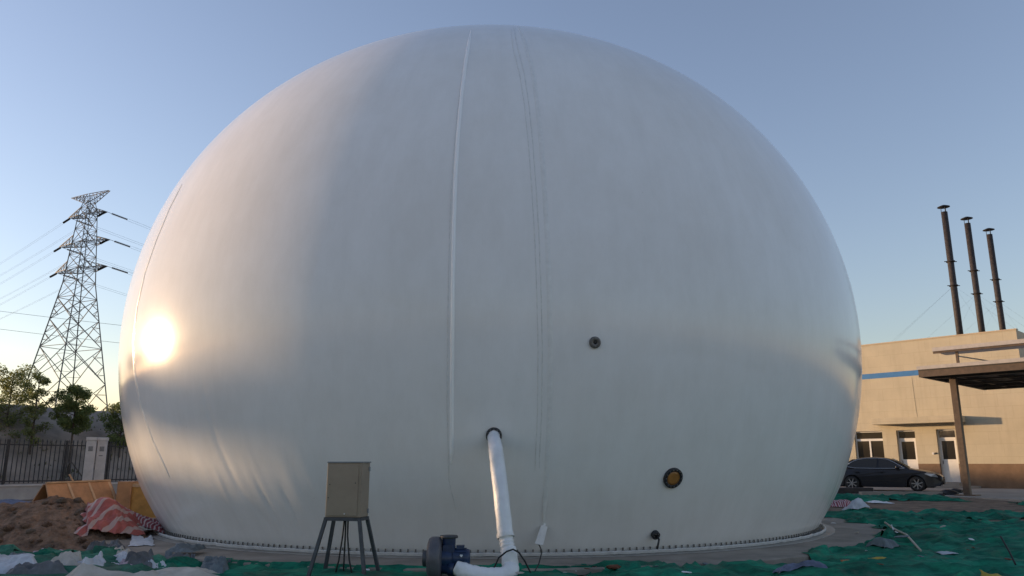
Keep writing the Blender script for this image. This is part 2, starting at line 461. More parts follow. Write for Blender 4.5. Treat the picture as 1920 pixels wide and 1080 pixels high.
# ------------------------------------------------------------------ the dome
def hit(u, v, off=0.0):                      # point on the membrane seen at a pixel
    d = ray(u, v).normalized(); sc = Vector((1/DA, 1/DA, 1/DB))
    o = Vector((0, 0, CAMZ)) - DC
    o = Vector((o.x*sc.x, o.y*sc.y, o.z*sc.z)); e = Vector((d.x*sc.x, d.y*sc.y, d.z*sc.z))
    a = e.dot(e); b = o.dot(e); c = o.dot(o) - 1; D = max(0, b*b - a*c)
    p = Vector((0, 0, CAMZ)) + d * ((-b - math.sqrt(D)) / a)
    return p + dnorm(p) * off
def dnorm(p):
    q = p - DC; return Vector((q.x/DA**2, q.y/DA**2, q.z/DB**2)).normalized()
def azl(p):                                  # azimuth (0 towards the camera) and height
    q = p - DC; return math.atan2(q.x, -q.y), p.z
def dsurf(a, z, off=0.0):
    r = DA * math.sqrt(max(0, 1 - ((z - DC.z) / DB) ** 2))
    p = Vector((DC.x + r * math.sin(a), DC.y - r * math.cos(a), z))
    return p + dnorm(p) * off

# creases in the cloth: pixel polylines, depth (m), half width (m)
CREASES = [
    ([(376, 690), (383, 740), (408, 830), (445, 910), (503, 988)], -.010, .06),
    ([(345, 868), (372, 925), (398, 968)], -.012, .03),
    ([(470, 880), (505, 950), (530, 1000)], -.014, .04),
    ([(520, 900), (548, 960), (566, 1010)], -.014, .03),
    ([(395, 860), (425, 930), (450, 985)], .010, .05),
    ([(600, 535), (680, 548), (760, 580), (840, 590)], -.005, .03),
    ([(1200, 660), (1330, 668), (1400, 690), (1480, 712)], -.005, .03),
    ([(1190, 700), (1185, 790), (1172, 900)], -.004, .05),
    ([(1240, 180), (1340, 420), (1372, 700), (1350, 920)], -.003, .06),
    ([(945, 830), (950, 940), (952, 1030)], -.006, .04),
    ([(880, 840), (878, 930), (884, 1030)], -.006, .04),
    ([(1040, 640), (1060, 622), (1085, 618), (1105, 628)], -.008, .03),
]
CR = []
for pts, dep, w in CREASES:
    q = [azl(hit(*p)) for p in pts]
    zs = [z for _, z in q]; horiz = max(zs) - min(zs) < .8 and abs(q[0][0] - q[-1][0]) * 8 > 1.0
    CR.append((q, dep, w, horiz))
def crease(a, z):
    s = 0
    for q, dep, w, hz in CR:
        if hz:
            lo, hi = (q[0], q[-1]) if q[0][0] < q[-1][0] else (q[-1], q[0])
            if not lo[0] - .05 < a < hi[0] + .05: continue
            for i in range(len(q) - 1):
                a0, z0 = q[i]; a1, z1 = q[i+1]
                if min(a0, a1) <= a <= max(a0, a1) and a0 != a1:
                    d = (z - (z0 + (z1 - z0) * (a - a0) / (a1 - a0)))
                    s += dep * math.exp(-(d / w) ** 2) * smooth(lo[0], lo[0] + .05, a) * (1 - smooth(hi[0] - .05, hi[0], a))
        else:
            zt, zb = q[0][1], q[-1][1]
            if not zb - .1 < z < zt: continue
            for i in range(len(q) - 1):
                a0, z0 = q[i]; a1, z1 = q[i+1]
                if min(z0, z1) <= z <= max(z0, z1) and z0 != z1:
                    d = (a - (a0 + (a1 - a0) * (z - z0) / (z1 - z0))) * 8.2
                    s += dep * math.exp(-(d / w) ** 2) * (1 - smooth(zt - .5, zt, z))
    return s
dome = empty('membrane_gas_dome', (DC.x, DC.y, 0), 0, 'huge white inflated membrane gas dome anchored on a round concrete pad', 'gas dome')
azs = [R(-100) + R(200) * i / 760 for i in range(761)] + [R(100) + R(160) * i / 90 for i in range(1, 90)]
NL = 210
ph0 = math.asin((Z0 - DC.z) / DB)
mb = MB(); na = len(azs)
for j in range(NL + 1):
    ph = ph0 + (math.pi / 2 - ph0) * (j / NL) * .9995
    z = DC.z + DB * math.sin(ph)
    low = 1 - smooth(.1, 2.6, z)
    for a in azs:
        r = DA * math.cos(ph)
        r *= 1 - .007 * (1 - smooth(.1, 1.2, z))
        off = 0
        if abs(a) < R(100):
            off = crease(a, z)
            if low > 0:
                off += low * (.006 * N(a * 26 + z * 1.3, z * .35, 1) + .004 * N(a * 60 + z * 2.2, z * .5, 4))
            off += .0012 * N(a * 9, z * .22, 9)
        n_ = Vector((math.cos(ph) / DA * math.sin(a), -math.cos(ph) / DA * math.cos(a), math.sin(ph) / DB)).normalized()
        p = Vector((r * math.sin(a), -r * math.cos(a), z)) + n_ * off
        mb.v.append(p)
for j in range(NL):
    for i in range(na):
        i2 = (i + 1) % na
        mb.f.append((j*na+i, j*na+i2, (j+1)*na+i2, (j+1)*na+i))
mb.sm = [True] * len(mb.f)
mb.build('membrane', M['membrane'], dome, fix=False)

def strip(name, pix, prof, m, wob=0.0, seed=0, sub=14):
    """ribbon welded on the membrane; prof = (offset across, height)"""
    pts = []
    for i in range(len(pix) - 1):
        for q in range(sub):
            t = q / sub
            pts.append((pix[i][0] + (pix[i+1][0]-pix[i][0]) * t, pix[i][1] + (pix[i+1][1]-pix[i][1]) * t))
    pts.append(pix[-1])
    W = [hit(*p) for p in pts]; b = MB(); k = len(prof)
    for i, p in enumerate(W):
        d = (W[min(i+1, len(W)-1)] - W[max(i-1, 0)]).normalized(); n_ = dnorm(p); x = d.cross(n_).normalized()
        if x.x < 0: x = -x
        tp = min(1, i / 6, (len(W) - 1 - i) / 6); tp = .25 + .75 * tp
        for q, (o, h) in enumerate(prof):
            ww = o * tp + wob * N(i * .8, q * 3.0, seed) * (1 if q in (0, k-1) else .4)
            b.v.append(p + x * ww + n_ * (h * tp + .004))
    b.f = [(i*k+q, i*k+q+1, (i+1)*k+q+1, (i+1)*k+q) for i in range(len(W)-1) for q in range(k-1)]
    b.sm = [True] * len(b.f)
    return world_part(b, name, m, dome)
cr = lambda w, h, n=9: [(-w + 2*w*i/(n-1), h * math.cos(math.pi/2 * (-1 + 2*i/(n-1))) - .006 * (i in (0, n-1))) for i in range(n)]
LS = [(883, 57), (874, 110), (866, 170), (859, 250), (854, 330), (851, 420), (849, 520), (848, 620), (847, 720), (847, 820)]
RS = [(972, 50), (985, 80), (998, 130), (1007, 190), (1014, 260), (1020, 340), (1026, 440), (1030, 550), (1032, 640), (1031, 760), (1026, 870), (1019, 985)]
strip('weld_ridge', LS + [(846, 870)], cr(.032, .024, 11), M['ridge'])
strip('weld_strip', RS, cr(.042, .003, 7), M['seam'], .003, 3)
strip('weld_strip', [(964, 52)] + [(u - 15, v + 8) for u, v in RS[1:-1]], cr(.010, .0025, 4), M['seam2'], .003, 5)
strip('weld_strip', [(958, 54)] + [(u - 23, v + 12) for u, v in RS[1:-1]], cr(.009, .002, 4), M['seam2'], .003, 8)
strip('weld_strip', [(u - 9, v + 40) for u, v in LS[:-1]] + [(842, 900), (856, 960)], cr(.009, .002, 4), M['seam2'], .003, 7)
strip('weld_ridge', [(341, 346), (318, 390), (293, 450), (272, 510), (257, 575), (249, 640), (252, 700), (264, 765), (287, 830), (318, 895)], cr(.06, .008), M['seam'])

# anchor ring: clamp bars, bolts, wavy white hem, flat flap
def arc_ring(name, prof, m, wob=0.0, parent=dome, n=720, closed=True, flapw=0.0):
    b = MB(); k = len(prof)
    for i in range(n):
        a = 2 * math.pi * i / n
        for q, (r, z) in enumerate(prof):
            w = wob * (fbm(a * 26, 1.1, 0, 3) + .5 * N(a * 70, 4)); f2 = flapw * fbm(math.cos(a)*14, math.sin(a)*14, 5, 3) if q >= k - 2 else 0
            b.v.append(Vector(((r + w + f2) * math.sin(a), -(r + w + f2) * math.cos(a), z + abs(w) * .5)))
    for i in range(n):
        i2 = (i + 1) % n
        for q in range(k if closed else k - 1):
            q2 = (q + 1) % k
            b.f.append((i*k+q, i*k+q2, i2*k+q2, i2*k+q))
    b.sm = [False] * len(b.f)
    return b.build(name, m, parent)
RB = DA * math.cos(ph0) * .993
arc_ring('clamp_bar', [(RB - .04, .108), (RB + .10, .108), (RB + .10, .132), (RB - .04, .132)], M['clamp'])
arc_ring('hem_rope', [(RB + .15, .115), (RB + .185, .115), (RB + .19, .15), (RB + .17, .165), (RB + .15, .15)], M['rope'], .028)
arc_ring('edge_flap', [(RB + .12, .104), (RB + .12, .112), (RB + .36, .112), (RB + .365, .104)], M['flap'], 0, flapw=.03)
bm_ = MB().lathe([(0, .07), (.012, .07), (.012, .03), (.022, .03), (.022, .0)], (0, 0, 0), (0, 0, 1), 6, False)
bolt_mesh = bm_.mesh('bolt'); bolt_mesh.materials.append(M['clamp'])
for i in range(230):
    a = R(-105) + R(210) * i / 229
    o = link('bolt', bolt_mesh, None, dome)
    o.location = ((RB + .065) * math.sin(a), -(RB + .065) * math.cos(a), .132); o.rotation_euler = (0, 0, random.random())

# ports welded into the membrane
def port(name, u, v, r_out, r_in, mring, mcore, bolts, label=None, depth=.035, bolt_r=.011):
    p = hit(u, v); n_ = dnorm(p)
    b = MB().lathe([(r_in, .0), (r_in, depth), (r_in + .004, depth + .004), (r_out - .004, depth + .004), (r_out, depth), (r_out, -.03)], p, n_, 36)
    fl = world_part(b, name, mring, dome)
    if label: fl['label'] = label
    inv = fl.parent.location
    if mcore:
        c = MB().lathe([(0, depth - .002), (r_in * .6, depth - .002), (r_in + .002, depth - .006), (r_in + .002, -.02)], p, n_, 30)
        c.v = [q - inv for q in c.v]; c.build('port_cover', mcore, fl)
    x = n_.cross(Vector((0, 0, 1))).normalized(); y = n_.cross(x)
    for i in range(bolts):
        a = 2 * math.pi * i / bolts; rr = (r_in + r_out) / 2
        c = MB().lathe([(0, depth + .016), (bolt_r, depth + .016), (bolt_r, depth)], p + (x * math.cos(a) + y * math.sin(a)) * rr, n_, 6, False)
        c.v = [q - inv for q in c.v]; c.build('port_bolt', M['clamp'], fl)
    return p, n_, fl
port('inspection_port', 1261, 895.5, .164, .114, M['steel_dark'], M['orange_glass'], 14, 'round port with amber cover and black bolted flange')
port('small_flange', 1115, 642, .088, .03, M['clamp'], M['rubber'], 8, 'small grey bolted flange', .03, .012)
pV, nV, fV = port('drain_valve', 1229, 1003, .068, .02, M['steel_dark'], M['rubber'], 6, 'small dark valve flange near the base', .03, .01)
b = MB().tube([pV, pV + nV * .12, pV + nV * .14 + Vector((-.02, 0, -.03)), pV + nV * .15 + Vector((-.05, 0, -.13))], .016, 8)
b.v = [q - dome.location for q in b.v]; b.build('valve_spout', M['steel_dark'], fV)
pI, nI, fI = port('air_inlet_flange', 926, 816, .118, .085, M['steel_dark'], M['rubber'], 12, 'black bolted flange of the air inlet', .05, .012)

# ------------------------------------------------------------------ white air hose
hp = [(-.70, 10.42, .20), (-.58, 10.38, .15), (-.42, 10.36, .11), (-.25, 10.36, .10), (-.10, 10.38, .11), (-.02, 10.42, .16)]
e0 = pI + nI * .02
up = [at(957, 1062, 10.5), at(955, 1040, 10.52), at(951, 1022, 10.55), at(947, 1000, 10.6), at(941, 940, 10.72), at(934, 880, 10.9), at(929, 840, 11.05), e0 + nI * .10 + Vector((0, 0, -.02)), e0]
path = []
ctrl = [Vector(p) for p in hp] + up
for i in range(len(ctrl) - 1):                # Catmull-Rom
    p0, p1, p2, p3 = ctrl[max(i-1, 0)], ctrl[i], ctrl[i+1], ctrl[min(i+2, len(ctrl)-1)]
    for q in range(8):
        t = q / 8
        path.append(.5 * ((2*p1) + (p2-p0)*t + (2*p0-5*p1+4*p2-p3)*t*t + (3*p1-p0-3*p2+p3)*t**3))
path.append(ctrl[-1])
rad = []
for i, p in enumerate(path):
    r = .108 if p.z > .5 else .112
    if p.z > pI.z - .22: r = .098
    if .42 < p.z < .56 and p.y > 10.45: r = .094 + .012 * math.sin(i * 2.1)
    rad.append(r)
hose = empty('air_hose', (0, 10.45, 0), 0, 'fat white plastic air hose rising from the blower to the dome inlet', 'hose')
hm = MB().tube(path, [q * .95 for q in rad], 28, True, .08, 2)
world_part(hm, 'hose_skin', M['hose'], hose)
for zc_ in (.47, .56):
    i = min(range(40, len(path)), key=lambda k: abs(path[k].z - zc_))
    world_part(MB().tube([path[i-1], path[i], path[i+1]], rad[i] * 1.07, 24, False, .1, zc_), 'tape_band', M['tape'], hose)

# ------------------------------------------------------------------ side channel blower
BL = Vector((-.985, 10.48, .30))
bw = empty('air_blower', (BL.x, BL.y, .0), 0, 'ring blower with grey round casing and navy motor in front of the dome', 'blower')
X = Vector((1, 0, 0))
b = MB().lathe([(0, -.10), (.20, -.10), (.245, -.085), (.268, -.05), (.272, 0), (.268, .045), (.24, .075), (.12, .09), (0, .09)], BL, X, 40)
world_part(b, 'casing', M['casing'], bw)
b = MB().lathe([(0, -.165), (.085, -.165), (.10, -.155), (.10, -.095)], BL, X, 24); world_part(b, 'inlet_cap', M['stand'], bw)
b = MB().lathe([(.13, .07), (.13, .16), (.115, .22)], BL, X, 24); world_part(b, 'neck', M['motor'], bw)
mo = Vector((BL.x + .22, BL.y - .01, .31))
b = MB().lathe([(0, 0), (.108, 0), (.112, .02), (.112, .19), (.104, .215), (.09, .225), (0, .225)], mo, X, 28)
motor = world_part(b, 'motor', M['motor'], bw)
for i in range(9):
    a = R(-10 + 25 * i)
    d = Vector((0, -math.cos(a), math.sin(a)))
    c = MB().bar(mo + X * .03 + d * .112, mo + X * .18 + d * .112, .006, .02, d); c.v = [q - bw.location for q in c.v]; c.build('fin', M['motor'], motor)
c = MB().add([mo + X*.12 + Vector((0,-.1225,.02)) + o for o in (Vector((-.02,0,.02)), Vector((0,0,-.002)), Vector((.02,0,.02)), Vector((.012,0,.034)), Vector((0,.0,.03)), Vector((-.012,0,.034)))], [(0,1,2,3,4,5)])
c.v = [q - bw.location for q in c.v]; c.build('badge', M['paper'], motor, fix=False)
b = MB().box((BL.x + .10, BL.y - .09, .30), (BL.x + .25, BL.y + .09, .47)); world_part(b, 'muffler_body', M['motor'], bw)
b = MB().lathe([(.075, .40), (.085, .46), (.088, .56)], (BL.x + .17, BL.y, 0), (0, 0, 1), 20); world_part(b, 'muffler_pipe', M['motor'], bw)
b = MB().lathe([(0, .585), (.112, .585), (.115, .575), (.115, .555), (.088, .55)], (BL.x + .17, BL.y, 0), (0, 0, 1), 20); world_part(b, 'outlet_flange', M['stand'], bw)
b = MB().lathe([(.075, .0), (.07, .12), (.085, .13), (.085, .20)], (BL.x + .06, BL.y - .04, .20), (.95, -.2, -.1), 18); world_part(b, 'outlet_pipe', M['motor'], bw)
b = MB().box((BL.x - .02, BL.y - .14, .0), (BL.x + .16, BL.y + .14, .09)); world_part(b, 'base', M['stand'], bw)
b = MB().box((BL.x + .28, BL.y - .10, .0), (BL.x + .38, BL.y + .10, .21)); world_part(b, 'motor_foot', M['stand'], bw)
b = MB().box((mo.x + .05, mo.y - .05, mo.z + .10), (mo.x + .15, mo.y + .05, mo.z + .155)); world_part(b, 'terminal_box', M['motor'], bw)

# white taped switch pouch and its black cable
pw = hit(1014, 997); nw = dnorm(pw)
pouch = empty('taped_switch_box', pw, 0, 'white taped box hanging at the foot of the dome seam', 'switch box')
dn = (hit(1008, 1014) - hit(1019, 981)).normalized(); dn = (dn + Vector((0, -.55, 0))).normalized(); xs = Vector((1, 0, -.2)).normalized(); nw = xs.cross(dn).normalized(); nw = nw if nw.y < 0 else -nw
b = MB(); c0 = pw + dnorm(pw) * .09
for (s, t, h) in ((-1,-1,-1),(1,-1,-1),(1,1,-1),(-1,1,-1),(-1,-1,1),(1,-1,1),(1,1,1),(-1,1,1)):
    b.v.append(c0 + xs * s * .062 * (1 if t > 0 else .8) + dn * t * .14 + nw * h * .028)
b.f = [(3,2,1,0),(4,5,6,7),(0,1,5,4),(1,2,6,5),(2,3,7,6),(3,0,4,7)]; b.sm = [False]*6
world_part(b, 'box_body', M['tape'], pouch)
top = c0 - dn * .13
world_part(MB().bar(top, top - dn * .05 + nw * -.02, .03, .006, nw), 'tie', M['tape'], pouch)
cs = c0 + dn * .14
world_part(MB().tube([cs, cs + Vector((.03, -.1, -.06)), at(1016, 1035, 11.3), at(1010, 1058, 11.0), at(1000, 1076, 10.75), at(985, 1084, 10.6)], .009, 6), 'cable', M['rubber'], pouch)
cb = MB().tube([at(912, 1092, 10.35), at(925, 1068, 10.36), at(935, 1046, 10.36), at(950, 1034, 10.36), at(962, 1030, 10.37), at(973, 1036, 10.40), at(984, 1052, 10.45), at(996, 1076, 10.5), at(1003, 1090, 10.5)], .011, 8).build('black_cable', M['rubber'])
tag(cb, 'black cable looped over the foot of the white hose', 'cable')

# ------------------------------------------------------------------ control cabinet on its stand
YAW = R(-12)
cbx = empty('control_cabinet', (-2.21, 10.76, 0), R(-10), 'beige steel control cabinet on a splayed dark four-legged stand', 'cabinet')
W2, D2, ZB, ZT = .245, .15, .80, 1.50
b = MB().box((-W2, -D2, ZB), (W2, D2, ZT)); body = b.build('cabinet_body', M['cab'], cbx)
def bev(o, w=.006, seg=2):
    md = o.modifiers.new('bevel', 'BEVEL'); md.width = w; md.segments = seg; md.limit_method = 'ANGLE'; return o
bev(body)
dr = bev(MB().box((-W2 + .012, -D2 - .010, ZB + .02), (W2 - .045, -D2 + .002, ZT - .03)).build('back_panel', M['cab'], cbx), .003)
bev(MB().box((-W2 - .004, -D2 - .012, ZT), (W2 + .014, D2 + .012, ZT + .018)).build('cabinet_roof', M['cab_top'], cbx), .005)
for (x, z) in ((-W2 + .04, 1.05), (W2 - .08, 1.24), (-W2 + .05, 1.22)):
    MB().lathe([(0, .006), (.007, .006), (.007, 0)], (x, -D2 - .01, z), (0, -1, 0), 8, False).build('screw', M['rubber'], cbx)
MB().lathe([(0, .012), (.008, .012), (.008, 0)], (.03, -D2 - .01, ZB + .045), (0, -1, 0), 8, False).build('cable_clip', M['tape'], cbx)
for z in (.87, 1.42):
    MB().box((W2, D2 - .05, z - .03), (W2 + .012, D2 - .01, z + .03)).build('hinge', M['cab_top'], cbx)
fr = MB()
fr.box((-W2 - .01, -D2 - .012, ZB - .045), (W2 + .01, -D2 + .025, ZB - .002)).box((-W2 - .01, D2 - .025, ZB - .045), (W2 + .01, D2 + .012, ZB - .002))
fr.box((-W2 - .01, -D2 + .025, ZB - .044), (-W2 + .025, D2 - .025, ZB - .003)).box((W2 - .025, -D2 + .025, ZB - .044), (W2 + .01, D2 - .025, ZB - .003))
fr.build('stand_frame', M['stand'], cbx)
for sx_ in (-1, 1):
    for sy_ in (-1, 1):
        MB().bar((sx_ * (W2 - .012), sy_ * (D2 - .008), ZB - .02), (sx_ * (W2 + .155), sy_ * (D2 + .13), -.02), .042, .042, (0, 1, 0)).build('leg', M['stand'], cbx)
for (x0, x1, y1) in ((-.03, -.12, -.05), (-.01, -.02, .02), (.02, .16, -.08)):
    MB().tube([(x0, 0, ZB - .02), (x0 + (x1-x0)*.1, y1*.3, .55), (x0 + (x1-x0)*.45, y1*.6, .25), (x1, y1, .01)], .011, 6).build('cable', M['rubber'], cbx)

# ------------------------------------------------------------------ building on the right
BZ = .25
TH = math.atan2(-.725, .688)
bld = empty('plant_building', (24.57, 37.23, 0), TH, 'cream rendered flat-roofed plant building with blue band and brown plinth', 'building')
XL = -34.0; HT = 7.84; DEP = 27.0; TW = .3
# openings along the facade: x0, x1, z0, z1
OP = [(-8.35, -6.84, 1.60, 3.18), (-6.12, -5.19, .55, 3.18), (-4.16, -3.28, .55, 3.18), (-11.0, -9.5, 1.60, 3.18), (-13.6, -12.1, 1.60, 3.18), (-16.2, -14.7, 1.60, 3.18)]
def wall_with_openings(x0, x1, z0, z1, ops, y0=0.0, y1=TW):
    xs_ = sorted({x0, x1, *[o[0] for o in ops], *[o[1] for o in ops]}); zs_ = sorted({z0, z1, *[min(max(o[2], z0), z1) for o in ops], *[min(max(o[3], z0), z1) for o in ops]})
    b = MB()
    for i in range(len(xs_) - 1):
        for j in range(len(zs_) - 1):
            cx, cz = (xs_[i] + xs_[i+1]) / 2, (zs_[j] + zs_[j+1]) / 2
            if any(o[0] < cx < o[1] and o[2] < cz < o[3] for o in ops): continue
            a, c, d, e = xs_[i], xs_[i+1], zs_[j], zs_[j+1]
            b.add([(a, y0, d), (c, y0, d), (c, y0, e), (a, y0, e)], [(0, 1, 2, 3)])
    for o in ops:
        a, c, d, e = o[0], o[1], max(o[2], z0), min(o[3], z1)
        if d >= e: continue
        q = [(a, y0, d), (c, y0, d), (c, y0, e), (a, y0, e), (a, y1, d), (c, y1, d), (c, y1, e), (a, y1, e)]
        fs = [(0, 3, 7, 4), (1, 5, 6, 2)]
        if o[3] <= z1: fs.append((3, 2, 6, 7))
        if o[2] >= z0: fs.append((0, 4, 5, 1))
        b.add(q, fs)
    return b
wall_with_openings(XL, 0, 1.46, 5.99, OP).build('front_wall', M['plaster'], bld, fix=False)
wall_with_openings(XL, 0, 6.27, HT, []).build('parapet_wall', M['plaster'], bld, fix=False)
wall_with_openings(XL, 0, 5.99, 6.27, [], -.004).build('blue_band', M['blue'], bld, fix=False)
wall_with_openings(XL, 0, -.2, 1.46, OP, -.012).build('plinth', M['plinth'], bld, fix=False)
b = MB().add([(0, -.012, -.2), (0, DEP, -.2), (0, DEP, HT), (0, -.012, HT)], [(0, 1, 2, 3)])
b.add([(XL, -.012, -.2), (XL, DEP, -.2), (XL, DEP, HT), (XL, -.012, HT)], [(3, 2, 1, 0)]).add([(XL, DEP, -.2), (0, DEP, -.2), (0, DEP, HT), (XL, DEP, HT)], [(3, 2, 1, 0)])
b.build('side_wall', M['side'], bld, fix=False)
MB().box((XL + .05, .05, HT - .55), (-.05, DEP - .05, HT - .5)).build('flat_roof', M['deck'], bld)
MB().box((XL, -.03, HT), (.03, .25, HT + .06)).build('coping', M['side'], bld)
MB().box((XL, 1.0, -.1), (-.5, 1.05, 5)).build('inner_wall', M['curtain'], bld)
AW = [(-7.0, -2.72, 3.48, 3.80, .9)]
for (a, c, d, e, o) in AW:
    bev(MB().box((a, -o, d), (c, -.002, e)).build('awning', M['plaster'], bld), .01)
def win(o, panes):
    a, c, d, e = o; y = .16; f = MB(); w = .06; tz = e - .46
    f.box((a, y, d), (a + w, y + .06, e)).box((c - w, y, d), (c, y + .06, e)).box((a + w, y, e - w), (c - w, y + .06, e)).box((a + w, y, d), (c - w, y + .06, d + w))
    f.box((a + w, y - .004, tz - .06), (c - w, y + .06, tz + .06))
    wn_ = f.build('window', M['pvc'], bld)
    n_ = panes
    for i in range(1, n_):
        xm = a + (c - a) * i / n_
        MB().box((xm - .04, y - .006, d + w), (xm + .04, y + .06, tz - .06)).build('mullion', M['pvc'], wn_)
    MB().box((a + w, y + .03, tz + .06), (c - w, y + .04, e - w)).build('pane', M['glass'], wn_)
    for i in range(n_):
        x0 = a + (c - a) * i / n_ + .05; x1 = a + (c - a) * (i + 1) / n_ - .05
        MB().box((x0, y + .03, d + w), (x1, y + .04, tz - .06)).build('pane', M['glass'], wn_)
    bev(MB().box((a - .05, -.05, d - .06), (c + .05, .16, d - .004)).build('sill', M['pvc'], wn_), .006)
for o in (OP[0], OP[3], OP[4], OP[5]): win(o, 2)
def door(o):
    a, c, d, e = o; y = .18; w = .06; tz = e - .46
    f = MB().box((a, y, d), (a + w, y + .06, e)).box((c - w, y, d), (c, y + .06, e)).box((a + w, y, e - w), (c - w, y + .06, e)).box((a + w, y - .004, tz - .05), (c - w, y + .06, tz + .05))
    dd = f.build('door', M['pvc'], bld)
    MB().box((a + w, y + .03, tz + .05), (c - w, y + .04, e - w)).build('pane', M['glass'], dd)
    lf = MB(); x0, x1, z0, z1 = a + w + .004, c - w - .004, d + .01, tz - .054
    gz0, gz1 = 1.68, z1 - .07
    lf.box((x0, y + .008, z0), (x1, y + .05, gz0)).box((x0, y + .008, gz0), (x0 + .08, y + .05, z1)).box((x1 - .08, y + .008, gz0), (x1, y + .05, z1)).box((x0 + .08, y + .008, gz1), (x1 - .08, y + .05, z1))
    lf.build('door_leaf', M['pvc'], dd)
    MB().box((x0 + .08, y + .025, gz0), (x1 - .08, y + .035, gz1)).build('pane', M['glass'], dd)
    MB().bar((x0 + .06, y - .02, 1.45), (x0 + .06, y - .02, 1.62), .02).build('handle', M['steel_dark'], dd)
for o in OP[1:3]: door(o)
MB().box((-7.2, -1.5, .2), (-2.4, -.014, .40)).build('door_step', M['yard'], bld)
MB().box((-6.3, -.9, .40), (-3.1, -.016, .55)).build('door_step', M['yard'], bld)
MB().box((-4.45, -.05, 1.92), (-4.36, .0, 2.02)).build('wall_socket', M['pvc'], bld)
MB().box((-4.30, -.05, 1.94), (-4.24, .0, 2.02)).build('wall_socket', M['rubber'], bld)
MB().tube([(-5.02, -.008, 5.9), (-5.0, -.008, 4.8), (-4.97, -.008, 3.85)], .004, 6).build('drop_cable', M['rubber'], bld)

# ------------------------------------------------------------------ chimneys
for i, (x, y, zt, nm) in enumerate(((30.47, 52.0, 18.75, 'leftmost and tallest-looking of the three dark flues behind the plant building'), (33.53, 54.5, 18.7, 'middle one of the three dark flues behind the plant building'), (36.64, 57.0, 18.6, 'rightmost of the three dark flues behind the plant building'))):
    ch = empty('chimney', (x, y, 7.3), 0, nm, 'chimney', 'dark steel flues behind the building')
    H = zt - 7.3; r = .21
    MB().lathe([(0, 0), (r, 0), (r, H * .45), (r * .98, H * .452), (r * .98, H), (r * .9, H), (r * .9, H - .6), (0, H - .6)], (0, 0, 0), (0, 0, 1), 24).build('flue_pipe', M['rust'], ch)
    for zz in (H * .535, H * .685):
        MB().lathe([(r, -.04), (r + .07, -.04), (r + .07, .04), (r, .04)], (0, 0, zz), (0, 0, 1), 20).build('flange', M['rust'], ch)
        MB().bar((-r - .22, 0, zz), (r + .22, 0, zz), .05).build('guy_lug', M['rust'], ch)
    for k_ in range(3):
        a = 2 * math.pi * k_ / 3 + .4
        MB().bar((r * .85 * math.cos(a), r * .85 * math.sin(a), H - .1), (r * .85 * math.cos(a), r * .85 * math.sin(a), H + .42), .03).build('cap_strut', M['steel_dark'], ch)
    MB().lathe([(0, .52), (.12, .50), (.40, .38), (.41, .36), (0, .38)], (0, 0, H), (0, 0, 1), 20).build('rain_cap', M['steel_dark'], ch)
    for (dx, dy) in ((-6.5, 2.5), (5.5, 3.0), (-5, -2.5) if i else (-7.5, -1.5), (5, -3.0)):
        MB().tube([(0, 0, H * .535), (dx, dy, .1)], .003, 4, False).build('guy_wire', M['wire'], ch)
# ------------------------------------------------------------------ steel canopy
cn = empty('steel_canopy', (15.77, 30.0, 0), TH, 'unfinished two-tier steel canopy on a brown column beside the black car', 'canopy')
bev(MB().box((.80, .84, .25), (1.03, 1.07, 4.72)).build('column', M['metal_brown'], cn), .012)
MB().box((.55, .62, .28), (1.27, 1.28, .34)).build('base_plate', M['metal_brown'], cn)
LA, LB = 10.5, 8.0
MB().box((0, -.0, 4.74), (LA, .12, 4.98)).build('edge_beam', M['metal_brown'], cn)
MB().box((0, .12, 4.74), (.12, LB, 4.98)).build('edge_beam', M['metal_brown'], cn)
MB().box((.12, LB - .12, 4.745), (LA, LB, 4.975)).build('edge_beam', M['metal_brown'], cn)
MB().box((.12, .86, 4.722), (LA, 1.04, 4.96)).build('main_beam', M['metal_brown'], cn)
for i in range(9):
    x = .9 + i * 1.15
    MB().box((x, 1.04, 4.80), (x + .07, LB - .12, 4.955)).build('purlin', M['metal_brown'], cn)
for i in range(3):
    y = 2.6 + i * 1.9
    MB().box((.12, y, 4.735), (LA, y + .06, 4.795)).build('purlin', M['metal_brown'], cn)
MB().box((.0, .0, 4.985), (LA, LB, 5.02)).build('deck_sheet', M['deck'], cn)
MB().box((-.03, -.05, 5.022), (LA, LB + .02, 5.16)).build('fascia_slab', M['fascia'], cn)
MB().box((.35, .75, 5.78), (LA, 2.3, 5.93)).build('upper_slab', M['fascia'], cn)
for x in (1.1, 3.6, 6.2, 8.8):
    MB().box((x, .95, 5.16), (x + .09, 1.04, 5.78)).build('upper_post', M['metal_brown'], cn)
    MB().bar((x + .045, 1.06, 5.55), (x + 1.4, 2.2, 5.22), .10, .03).build('upper_brace', M['steel_grey'], cn)
MB().box((.35, .80, 5.70), (LA, .88, 5.778)).build('upper_beam', M['metal_brown'], cn)

